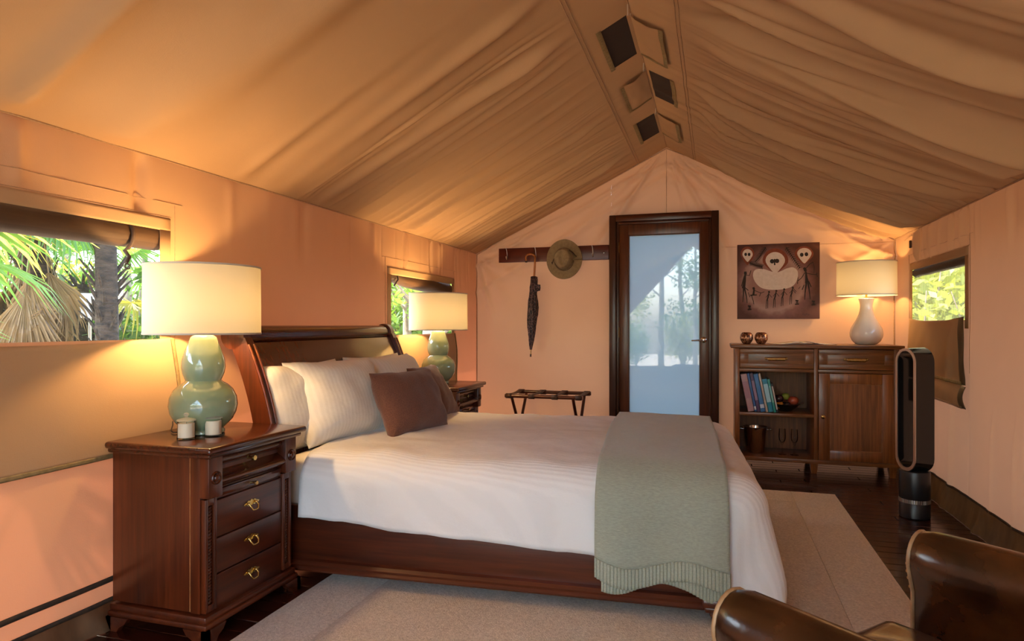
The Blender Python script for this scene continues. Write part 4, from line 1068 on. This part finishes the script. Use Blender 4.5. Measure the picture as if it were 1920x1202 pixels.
def hatf(r, a):
    bx_, bz = .163, .178
    if r > .5:
        q = (r - .5) / .5
        k = .5 + .5 * q
        z = -.012 * math.cos(2 * a) * q * q + .004
        return Vector((bx_ * math.cos(a) * (.54 + .46 * q), bz * math.sin(a) * (.56 + .44 * q), z + .004))
    q = r / .5
    rr = .54 * (.76 + .24 * q) * (q ** .45 if q < 1 else 1)
    z = .098 * (1 - sm(q, .66, 1.)) + .004
    x, y = bx_ * math.cos(a) * rr, bz * 1.04 * math.sin(a) * rr
    z -= .016 * math.exp(-(x / .026) ** 2) * (1 - sm(q, .35, .8)) * sm(y, -.085, -.02)
    if y < 0: z -= .016 * math.exp(-((abs(x) - .05) / .02) ** 2) * sm(-y, .0, .06) * (1 - sm(q, .6, .95))
    return Vector((x * (1 - .42 * sm(-y, -.02, .10) * (1 - sm(q, .7, 1.))), y, z))
g = MB(); g.grid(hatf, lin(0., 1, 44), lin(0, 2 * PI, 57))
o = g.build('felt', M_HAT, hat, 180); so = o.modifiers.new('thickness', 'SOLIDIFY'); so.thickness = .004; so.offset = 0
MB().tube([hatf(.495, a) + Vector((0, 0, .012)) for a in lin(0, 2 * PI * .98, 44)], .0065, 8).build('hat_band', mk('plaited band', (.10, .06, .03), (.2, .13, .07), .7, nscale=(120, 120, 120)), hat, 60)
MB().tube([(-.075, .03, .02), (-.095, -.005, .022), (-.108, -.04, .016), (-.112, -.02, .014)], .0035, 6).build('chin_cord', M_STRAP, hat, 60)
MB().tube([(.055, .075, .05), (.085, .055, .03), (.115, .018, .016), (.112, .03, .014)], .0035, 6).build('chin_cord', M_STRAP, hat, 60)
um = thing('umbrella', 'furled dark patterned umbrella with a wooden crook handle hanging from a hook', 'umbrella', (-1.556, YB - .088, 1.732), (0, R(2.6), 0))
M_HNDL = wood('crook wood', (.28, .09, .02), (.48, .18, .05), 'z', .25, 50., .3)
MB().tube([(-.082, 0, -.035), (-.086, 0, -.015)] + [(-.042 + .043 * math.cos(a), 0, -.006 + .034 * math.sin(a) ) for a in lin(PI, 0, 12)] + [(.002, 0, -.06), (.0, 0, -.2)], .0095, 10).build('crook_handle', M_HNDL, um, 60)
MB().tube([(-.081, 0, -.036), (-.080, 0, -.050)], .0108, 10).build('handle_cap', M_STRAP, um, 60)
m, nt, out = newmat('dark paisley fabric')
p = pbsdf(nt, .6)
vo = nt.nodes.new('ShaderNodeTexVoronoi'); vo.inputs['Scale'].default_value = 42; vo.feature = 'DISTANCE_TO_EDGE'; nt.links.new(coords(nt, (1, 1, .7)), vo.inputs[0])
c1_ = ramp(nt, vo.outputs['Distance'], [(.0, (.36, .27, .22)), (.018, (.10, .03, .035)), (.08, (.022, .012, .016)), (.3, (.014, .008, .012))])
nt.links.new(c1_, p.inputs['Base Color']); nt.links.new(p.outputs[0], out.inputs[0]); M_PAIS = m
def umr(r, z, a): return r * (1 + .16 * math.sin(8 * a + z * 14) + .10 * math.sin(3 * a + z * 25))
MB().lathe([(.012, -.172), (.027, -.178), (.030, -.21), (.030, -.25), (.034, -.275), (.030, -.30), (.032, -.34), (.041, -.40), (.044, -.46), (.043, -.52), (.040, -.58), (.035, -.64), (.029, -.70), (.022, -.76), (.014, -.81), (.009, -.84)][::-1], 40, None, umr).build('furled_canopy', M_PAIS, um, 60)
fp = MB().grid(lambda u, v: Vector((.01 + .062 * u, -.026 - .018 * u + .01 * math.sin(v * 3), -.245 - .075 * v - .035 * u * (1 - v) * -1.0 + .06 * u * (v - .7))), lin(0, 1, 8), lin(0, 1, 8))
o = fp.build('canopy_flap', M_PAIS, um, 180); so = o.modifiers.new('thickness', 'SOLIDIFY'); so.thickness = .006; so.offset = 0
MB().tube([(0, 0, -.83), (0, 0, -.885)], .0055, 8).build('ferrule', M_ABRASS, um, 60)
MB().tube([(0, 0, -.88), (0, 0, -.905)], .0075, 8).build('tip', M_STRAP, um, 60)

# ---------------------------------------------------------------- luggage rack
lr = thing('luggage_rack', 'dark wooden folding luggage rack with black straps against the back wall', 'luggage rack', (-1.37, 5.50, 0))
M_LR = wood('luggage rack wood', (.03, .007, .004), (.10, .024, .01), 'x', .3, 50., .2)
LH = .515
for s in (-1, 1):
    MB().tube([(-.335, s * .19, LH), (.335, s * .19, LH)], .016, 10).build('top_rail', M_LR, lr, 60)
    for x in (-.265, .265):
        MB().tube([(x + s * .012, s * .19, LH - .008), (x + s * .012, -s * .2, .012)], .0135, 8).build('leg', M_LR, lr, 60)
    MB().tube([(-.26, -s * .165, .06), (.26, -s * .165, .06)], .009, 8).build('stretcher', M_LR, lr, 60)
for x in (-.30, -.10, .10, .30):
    st = MB()
    prof_ = [(-.19 + .020 * math.cos(a), LH + .020 * math.sin(a)) for a in lin(1.5 * PI, .5 * PI, 8)] + [(y, LH + .018 - .012 * math.cos(y / .19 * PI / 2)) for y in lin(-.18, .18, 7)] + [(.19 + .020 * math.cos(a), LH + .020 * math.sin(a)) for a in lin(.5 * PI, -.5 * PI, 8)]
    st.grid(lambda i, q: Vector((x - .026 + .052 * q, prof_[int(round(i))][0], prof_[int(round(i))][1])), list(range(len(prof_))), [0., 1.])
    o = st.build('strap', M_STRAP, lr, 60); so = o.modifiers.new('thickness', 'SOLIDIFY'); so.thickness = .003; so.offset = 0

# ---------------------------------------------------------------- tower fan
fn_a = math.atan2(-.42, -.908)
fan = thing('tower_fan', 'black bladeless tower fan with a tall open loop by the canvas wall', 'fan', (1.112, 4.33, 0), (0, 0, fn_a))
MB().lathe([(.074, .001), (.08, .006), (.08, .085), (.078, .088)], 40).build('base', M_BLACKM, fan, 50)
gr = MB().lathe([(.0755, .086), (.0755, .112)], 40)
for k in range(40):
    a = 2 * PI * k / 40; gr.box((.077 * math.cos(a), .077 * math.sin(a), .099), (.006, .006, .022), 0, None)
gr.build('intake_grille', M_STEEL, fan, 40)
MB().lathe([(.078, .110), (.08, .114), (.08, .262), (.077, .27), (.05, .274)], 40).build('body', M_BLACKM, fan, 50)
def stadium(hw, z0, z1, n=14):
    return [(hw * math.cos(a), z1 - hw + hw * math.sin(a)) for a in lin(0, PI, n)] + [(hw * math.cos(a), z0 + hw + hw * math.sin(a)) for a in lin(PI, 2 * PI, n)]
def loop_mesh(secs):   # sections: (x, half width, z0, z1)
    g = MB(); v = []; n = None
    for (x, hw, a, b) in secs:
        q = stadium(hw, a, b); n = len(q); v += [(x, p_[0], p_[1]) for p_ in q]
    f = []; ms = len(secs)
    for i in range(ms):
        j = (i + 1) % ms
        for k in range(n):
            k2 = (k + 1) % n; f.append((i * n + k, i * n + k2, j * n + k2, j * n + k))
    return g.add(v, f)
Z0, Z1, HWF = .265, .985, .084
loop_mesh([(.056, HWF - .004, Z0 + .004, Z1 - .004), (-.056, HWF, Z0, Z1), (-.06, HWF - .004, Z0 + .004, Z1 - .004), (-.06, HWF - .022, Z0 + .03, Z1 - .022), (-.03, HWF - .03, Z0 + .036, Z1 - .03), (.056, HWF - .021, Z0 + .026, Z1 - .02)]).build('air_loop', M_BLACK, fan, 40)
loop_mesh([(.056, HWF - .004, Z0 + .004, Z1 - .004), (.061, HWF - .005, Z0 + .005, Z1 - .005), (.061, HWF - .020, Z0 + .024, Z1 - .019), (.056, HWF - .021, Z0 + .026, Z1 - .02)]).build('loop_rim', M_STEEL, fan, 40)

# ---------------------------------------------------------------- leather armchair
ch_f = Vector((-.75, .66)).normalized()
ch = thing('armchair', 'brown leather club armchair with nailhead trim', 'armchair', (.25, 1.54, 0), (0, 0, math.atan2(ch_f.y, ch_f.x)))
# local: +x is the front (x = 0 at the arm fronts), arms at y = -+.33
AW, AH = .068, .628
def arm_sec(x, yc, s):
    """closed section (y,z) of an arm: rounded roll over a slightly hollow inner face"""
    h = AH + .035 * sm(-x, .25, .62); w = AW * (1. - .10 * sm(x, -.06, 0.))
    pts = []
    for a in lin(-.15 * PI, 1.15 * PI, 15): pts.append((yc + w * math.cos(a), h - w * 1.05 + w * 1.05 * math.sin(a)))
    so_, si_ = yc + s * w * .80, yc - s * w * .62
    left = [(si_ if s > 0 else so_, z) for z in lin(h - .14, .13, 6)]
    right = [(so_ if s > 0 else si_, z) for z in lin(.13, h - .14, 6)]
    return pts + left + right
for s in (-1, 1):
    yc = s * .33; g = MB(); xs = [-.66, -.55, -.45, -.35, -.25, -.15, -.08, -.035, -.014, -.004, .0]
    secs = [arm_sec(x, yc, s) for x in xs]; n = len(secs[0]); v = []; f = []
    for x, sc_, in zip(xs, secs):
        k = 1 - .12 * sm(x, -.03, .0)
        cy = yc; cz = .40
        v += [(x, cy + (p_[0] - cy) * k, cz + (p_[1] - cz) * (1 - .035 * sm(x, -.03, .0))) for p_ in sc_]
    for i in range(len(xs) - 1):
        for k in range(n): f.append((i * n + k, (i + 1) * n + k, (i + 1) * n + (k + 1) % n, i * n + (k + 1) % n))
    f.append(tuple(range(n))); f.append(tuple((len(xs) - 1) * n + k for k in reversed(range(n))))
    g.add(v, f); ao = g.build('arm', M_LEATHER, ch, 60)
    lastp = v[-n:]
    edge = [Vector((-.003, p_[1], p_[2])) for p_ in lastp]
    MB().tube([e for e in edge], .005, 8, None, True).build('piping', M_PIPING, ao, 60)
    cl = Vector((0, yc, .4)); nm_ = MB()
    tot = []
    for k in range(n):
        a_, b_ = edge[k], edge[(k + 1) % n]; L_ = (b_ - a_).length
        for j in range(max(1, int(L_ / .016))): tot.append(a_.lerp(b_, j / max(1, int(L_ / .016))))
    for q in tot:
        w_ = q + (cl - q).normalized() * .013 if q.z > .5 else Vector((q.x, yc + (q.y - yc) * .78, q.z)); nm_.sph((.002, w_.y, w_.z), .0045, 8, 5, (.6, 1, 1))
    nm_.build('nailheads', M_ABRASS, ao, 60)
# backrest: wrapped between the arms
bk = MB()
def back(u, v):      # u across -1..1, v 0..1 around section
    pass
nb = 25; v = []; f = []; secs_n = 20
for i in range(nb):
    y = -.37 + .74 * i / (nb - 1)
    zt = .80 - .10 * (abs(y) / .37) ** 3
    sec = []
    cxs = -.55 - .0 * y
    for a in lin(0, PI, 10): sec.append((cxs - .085 + .085 * math.cos(a), zt - .08 + .08 * math.sin(a)))
    sec += [(cxs - .17, z) for z in lin(zt - .2, .12, 5)] + [(cxs + .03 * math.sin(PI * q), .12 + (zt - .2 - .12) * q) for q in lin(0, .99, 5)]
    secs_n = len(sec); v += [(p_[0], y, p_[1]) for p_ in sec]
for i in range(nb - 1):
    for k in range(secs_n): f.append((i * secs_n + k, i * secs_n + (k + 1) % secs_n, (i + 1) * secs_n + (k + 1) % secs_n, (i + 1) * secs_n + k))
f.append(tuple(reversed(range(secs_n)))); f.append(tuple((nb - 1) * secs_n + k for k in range(secs_n)))
bk.add(v, f).build('backrest', M_LEATHER, ch, 60)
def seatf(u, v_):
    x = -.56 + .62 * u; y = -.272 + .544 * v_
    e = min(1., min(u, (1 - u) * 1.3, v_, 1 - v_) * 9)
    return Vector((x - .012 * (2 * v_ - 1) ** 2 * u, y, .34 + .085 * math.sqrt(max(0, 1 - (1 - e) ** 2)) + .022 * math.sin(PI * u) * math.sin(PI * v_) + .004 * nz(u * 6, v_ * 6)))
sg = MB().grid(seatf, lin(0, 1, 40), lin(0, 1, 36))
so_ = sg.build('seat_cushion', M_LEATHERS, ch, 180)
MB().bb(-.56, .045, -.27, .27, .262, .345, .03, None, 4).build('cushion_base', M_LEATHERS, ch, 60)
MB().bb(-.60, .0, -.275, .275, .13, .262, .012).build('seat_frame', M_LEATHER, ch, 60)
for x, y in ((-.03, -.33), (-.03, .33), (-.66, -.30), (-.66, .30)):
    MB().lathe([(.016, .0155 if y > 0 or x < 0 else .0), (.018, .02), (.028, .132), (.001, .134)], 16, Matrix.Translation((x, y, 0))).build('leg', M_EBON, ch, 60)
cm2 = ch.matrix_basis
cp_ = pillow('chair_cushion', 'sage green cushion leaning on the back of the leather armchair', 'cushion', M_SAGE, cm2 @ Vector((-.40, .03, .44)), .44, .40, .16, 0, 0, 12.)
cp_.rotation_euler = (0, R(-22), math.atan2(ch_f.y, ch_f.x))
# ---------------------------------------------------------------- outdoors
GZ = -.35
M_GROUND = mk('dry leaf litter ground', (.32, .27, .19), (.45, .39, .29), .95, nscale=(3, 3, 3), bump=((12, 12, 12), .6, .03))
g = MB().grid(lambda x, y: Vector((x, y, GZ + .06 * nz(x * .4, y * .4))), lin(-26, 20, 60), lin(-22, 30, 60))
struct(g.build('ground', M_GROUND, smooth=180))
def leafmat(nm, a, b, tr, fac=.45):
    return mk(nm, a, b, .45, nscale=(2.2, 2.2, 2.2), lo=.35, hi=.65, trans=(fac, tr))
M_LEAF = [leafmat('bush leaf green', (.05, .11, .02), (.12, .2, .03), (.25, .42, .04)), leafmat('bush leaf yellow green', (.12, .17, .02), (.25, .26, .04), (.5, .52, .05)), leafmat('bush leaf deep green', (.03, .075, .02), (.07, .13, .03), (.14, .28, .04))]
M_FROND = leafmat('palm frond green', (.045, .13, .03), (.10, .22, .04), (.22, .45, .06), .4)
M_FRONDY = leafmat('palm frond yellowing', (.25, .24, .03), (.4, .34, .05), (.7, .6, .08), .45)
M_DEAD = leafmat('dead palm frond', (.13, .08, .03), (.27, .175, .075), (.4, .24, .09), .25)
M_BARK = mk('dark palm trunk bark', (.012, .008, .005), (.05, .032, .018), .9, nscale=(9, 9, 26), bump=((20, 20, 50), 1., .02))
M_PALEB = mk('pale tree bark', (.16, .125, .09), (.36, .30, .23), .9, nscale=(10, 10, 3), bump=((30, 30, 8), .6, .01))
def frond_mesh(n, L, span, droop, pet, seed, mat, wid=.035):
    r = random.Random(seed); g = MB()
    cur = lambda q: Vector((pet * q, 0, .22 * pet * q - .20 * pet * q * q))
    g.tube([cur(q) for q in lin(0, 1, 6)], [.012, .011, .009, .008, .007, .006], 5)
    hub = cur(1.)
    for i in range(n):
        th = -span / 2 + span * i / (n - 1) + r.uniform(-.02, .02)
        Lb = L * (1 - .25 * abs(th) / (span / 2 + .01)) * r.uniform(.85, 1.08); dr = droop * r.uniform(.7, 1.4)
        d = Vector((math.cos(th), math.sin(th), 0)); s = Vector((-d.y, d.x, 0)); v = []
        for q, w in ((0., .15), (.45, 1.), (.78, .62), (1., .03)):
            c = hub + d * (Lb * q * (1 - .25 * dr * q * q)) + Vector((0, 0, -dr * Lb * q ** 2.6 + .05 * abs(th) * q))
            ww = wid * .5 * w
            v += [c + s * ww + Vector((0, 0, ww * .7)), c, c - s * ww + Vector((0, 0, ww * .7))]
        f = []
        for k in range(3): f += [(k * 3, k * 3 + 3, k * 3 + 4, k * 3 + 1), (k * 3 + 1, k * 3 + 4, k * 3 + 5, k * 3 + 2)]
        g.add(v, f)
    me = g.mesh('frond', 0); me.materials.append(mat); return me
FR = [frond_mesh(34, .72, 4.6, .35, .85, 1, M_FROND), frond_mesh(30, .62, 4.2, .6, .7, 2, M_FROND), frond_mesh(30, .66, 4.2, .5, .8, 3, M_FRONDY)]
FD = [frond_mesh(22, .75, 1.6, .5, .5, 4, M_DEAD, .03), frond_mesh(22, .8, 1.1, .3, .6, 5, M_DEAD, .03)]
def palm(loc, label, crown_z, nlive, ndead, seed, tr=.11, sc=1., yellow=.2, skirt=(1.0, .2), boots=True):
    r = random.Random(seed); t = thing('fan_palm', label, 'palm tree', loc)
    g = MB(); H2 = crown_z
    g.tube([(.03 * math.sin(q * 3), .02 * math.cos(q * 4), H2 * q) for q in lin(0, 1, 12)], [tr * (1.15 - .25 * q) for q in lin(0, 1, 12)], 12)
    if boots:
        for i in range(int(H2 * 34)):
            z = r.uniform(.1, H2); a = r.uniform(0, 2 * PI)
            d = Vector((math.cos(a), math.sin(a), 0))
            g.tube([d * tr * .8 + Vector((0, 0, z)), d * (tr + .05) + Vector((0, 0, z + .10)), d * (tr + r.uniform(.06, .16)) + Vector((0, 0, z + .2))], [.022, .016, .005], 5)
    g.build('trunk', M_BARK, t, 40)
    for i in range(nlive):
        a = i * 2.39996 + r.uniform(-.2, .2); el = r.uniform(-.35, 1.15); s_ = sc * r.uniform(.8, 1.15)
        me = FR[2] if r.random() < yellow else r.choice(FR[:2])
        put('frond', me, t, (0, 0, H2 - .05 * i / nlive), (r.uniform(-.5, .5), -el, a), (s_,) * 3)
    for i in range(ndead):
        a = r.uniform(0, 2 * PI); s_ = sc * r.uniform(.8, 1.2)
        put('dead_frond', r.choice(FD), t, (tr * .6 * math.cos(a), tr * .6 * math.sin(a), H2 - skirt[1] - skirt[0] * r.random()), (r.uniform(-.4, .4), r.uniform(1.22, 1.5), a), (s_,) * 3)
    return t
palm((-4.3, 2.15, GZ), 'low green fan palm close outside the window by the candle nightstand', 1.62, 20, 0, 3, .10, .92, .06)
palm((-3.75, .85, GZ), 'fan palm leaning over the tent wall beside the low green palm', 2.45, 14, 4, 33, .09, .95, .1)
palm((-6.9, 5.15, GZ), 'fan palm with a thick skirt of dead brown fronds outside', 2.75, 16, 50, 8, .13, 1.0, .2, (1.0, .15))
palm((-6.0, 5.20, GZ), 'tall fan palm with a dark shaggy bare trunk outside', 3.75, 16, 0, 15, .1, 1.0, .15, (.5, .1))
palm((-8.0, 6.6, GZ), 'yellowing fan palm behind the shaggy palms outside', 2.0, 16, 10, 21, .1, 1.0, .6)
palm((-7.3, 4.6, GZ), 'small fan palm behind the one with the dead skirt', 2.3, 18, 12, 27, .1, 1.05, .25)
def leaves(g, c, R3, n, r, size):
    for i in range(n):
        while True:
            p = Vector((r.uniform(-1, 1), r.uniform(-1, 1), r.uniform(-1, 1)))
            if .2 < p.length < 1: break
        p = Vector((c[0] + p.x * R3[0], c[1] + p.y * R3[1], c[2] + p.z * R3[2]))
        u = Vector((r.uniform(-1, 1), r.uniform(-1, 1), r.uniform(-.7, .5))).normalized()
        w = u.cross(Vector((r.uniform(-1, 1), r.uniform(-1, 1), r.uniform(-1, 1)))).normalized()
        s_ = size * r.uniform(.6, 1.4)
        g.add([p - u * s_, p + w * s_ * .45, p + u * s_, p - w * s_ * .45], [(0, 1, 2, 3)])
def tree_variant(seed, h, nlv, crown_r, z0):
    r = random.Random(seed); tr = MB(); lf = MB()
    pts = [Vector((.12 * nz(q * 3, seed), .12 * nz(q * 3, seed + 9.), h * q)) for q in lin(0, 1, 14)]
    tr.tube(pts, [.075 * (1 - .75 * q) + .006 for q in lin(0, 1, 14)], 8)
    for i in range(13):
        q = r.uniform(z0, .95); b = pts[int(q * 13)]; a = r.uniform(0, 2 * PI); L = r.uniform(.5, 1.3) * (1.2 - q)
        e = b + Vector((math.cos(a) * L, math.sin(a) * L, L * r.uniform(.4, 1.0)))
        mid = (b + e) / 2 + Vector((0, 0, -.06))
        tr.tube([b, mid, e], [.022, .014, .005], 6)
        leaves(lf, e, (crown_r, crown_r, crown_r * .7), nlv, r, .055)
    return tr.mesh('trunk', 60), lf.mesh('foliage', 0)
TV = [tree_variant(s_, h, n, c, z0) for s_, h, n, c, z0 in ((1, 5.2, 120, .48, .3), (2, 6.0, 110, .5, .35), (3, 4.2, 130, .45, .22))]
def shrub_variant(seed, n):
    r = random.Random(seed); st = MB(); lf = MB()
    for i in range(9):
        a = r.uniform(0, 2 * PI); L = r.uniform(.7, 1.5); lean = r.uniform(.1, .55)
        tip = Vector((math.cos(a) * lean * L, math.sin(a) * lean * L, L))
        st.tube([(0, 0, 0), tip * .5 + Vector((0, 0, .06)), tip], [.014, .010, .004], 5)
        for k in range(3):
            leaves(lf, tip * r.uniform(.55, 1.08), (.34, .34, .26), n, r, .05)
    return st.mesh('stem', 60), lf.mesh('foliage', 0)
SV = [shrub_variant(41, 62), shrub_variant(42, 62)]
for me, _ in TV: me.materials.append(M_PALEB)
for me, _ in SV: me.materials.append(M_PALEB)
lfm = {}
def plant(kind, var, leafi, loc, label, cat, group, sc, rz):
    tr, lf = (TV if kind == 'tree' else SV)[var]
    key = (kind, var, leafi)
    if key not in lfm:
        m2 = lf.copy(); m2.materials.append(M_LEAF[leafi]); lfm[key] = m2
    t = thing('bush_tree' if kind == 'tree' else 'shrub', label, cat, loc, (0, 0, rz), group)
    t.scale = (sc,) * 3
    put('trunk' if kind == 'tree' else 'stems', tr, t); f = put('foliage', lfm[key], t); f['kind'] = 'stuff'
    return t
r = random.Random(77)
def scatter(kind, spots, label, cat, group, mul=1., leafi=None):
    for i, (x, y) in enumerate(spots):
        li = r.randrange(3) if leafi is None else leafi
        plant(kind, r.randrange(3 if kind == 'tree' else 2), li, (x, y, GZ), ('bright green ', 'yellow-green ', 'deep green ')[li] + label, cat, group, mul * r.uniform(.85, 1.25), r.uniform(0, 6.28))
scatter('tree', [(-8.6, 8.1), (-9.1, 8.3), (-10.2, 7.4), (-11.5, 9.2), (-10.0, 5.4), (-12.5, 7.2)], 'slender pale-trunked tree standing behind the fan palms', 'tree', 'trees behind the palms')
scatter('shrub', [(-8.2, 7.3), (-9.3, 6.5), (-9.8, 8.9), (-8.6, 5.6), (-11, 8.2), (-11, 6.2), (-7.4, 7.0)], 'leafy shrub growing behind the fan palms', 'shrub', 'shrubs behind the palms', 1.4)
scatter('tree', [(-3.9, 8.6), (-4.55, 9.2), (-4.2, 10.4), (-5.4, 11.2), (-5.0, 12.4), (-6.3, 13.0), (-5.9, 11.6)], 'slender tree in the bush seen through the window behind the far green lamp', 'tree', 'trees outside the window behind the far green lamp')
scatter('shrub', [(-4.6, 10.0), (-5.2, 10.6), (-4.1, 9.6), (-6.2, 12.2), (-5.3, 13.4), (-4.0, 11.2)], 'leafy shrub in the bush seen through the window behind the far green lamp', 'shrub', 'shrubs outside the window behind the far green lamp', 1.5)
scatter('shrub', [(2.3, 7.6), (2.75, 8.4), (3.2, 7.9), (2.1, 8.9), (3.1, 9.7), (2.6, 10.4), (1.9, 7.3), (2.6, 7.0)], 'leafy shrub outside the screened window behind the tower fan', 'shrub', 'shrubs outside the screened window', 1.35, 1)
scatter('tree', [(2.9, 9.1), (2.3, 10.0), (3.6, 10.2), (2.9, 11.5), (3.9, 12.0), (3.2, 13.0)], 'leafy tree outside the screened window behind the tower fan', 'tree', 'trees outside the screened window')
scatter('tree', [(-2.6, -7.0), (-1.5, -8.2), (-.5, -7.2), (.6, -8.4), (-3.6, -9.0), (1.8, -7.4), (-1.0, -10.0)], 'tree beyond the open tent entrance, mirrored in the glass door', 'tree', 'trees beyond the tent entrance')
scatter('shrub', [(-2.2, -7.6), (-.9, -8.8), (.3, -7.6), (-3.4, -7.8), (1.4, -8.6)], 'shrub beyond the open tent entrance', 'shrub', 'shrubs beyond the tent entrance')
sg = thing('sign_board', 'small white board on a thin post among the palms outside', 'sign', (-7.0, 5.87, GZ), (0, 0, R(45)))
MB().bb(-.10, .10, -.01, .01, 1.55, 1.84, .004).build('board', mk('white board', (.75, .75, .72)), sg)
MB().tube([(0, .016, 0), (0, .016, 1.58)], .018, 8).build('post', M_STEEL, sg, 60)
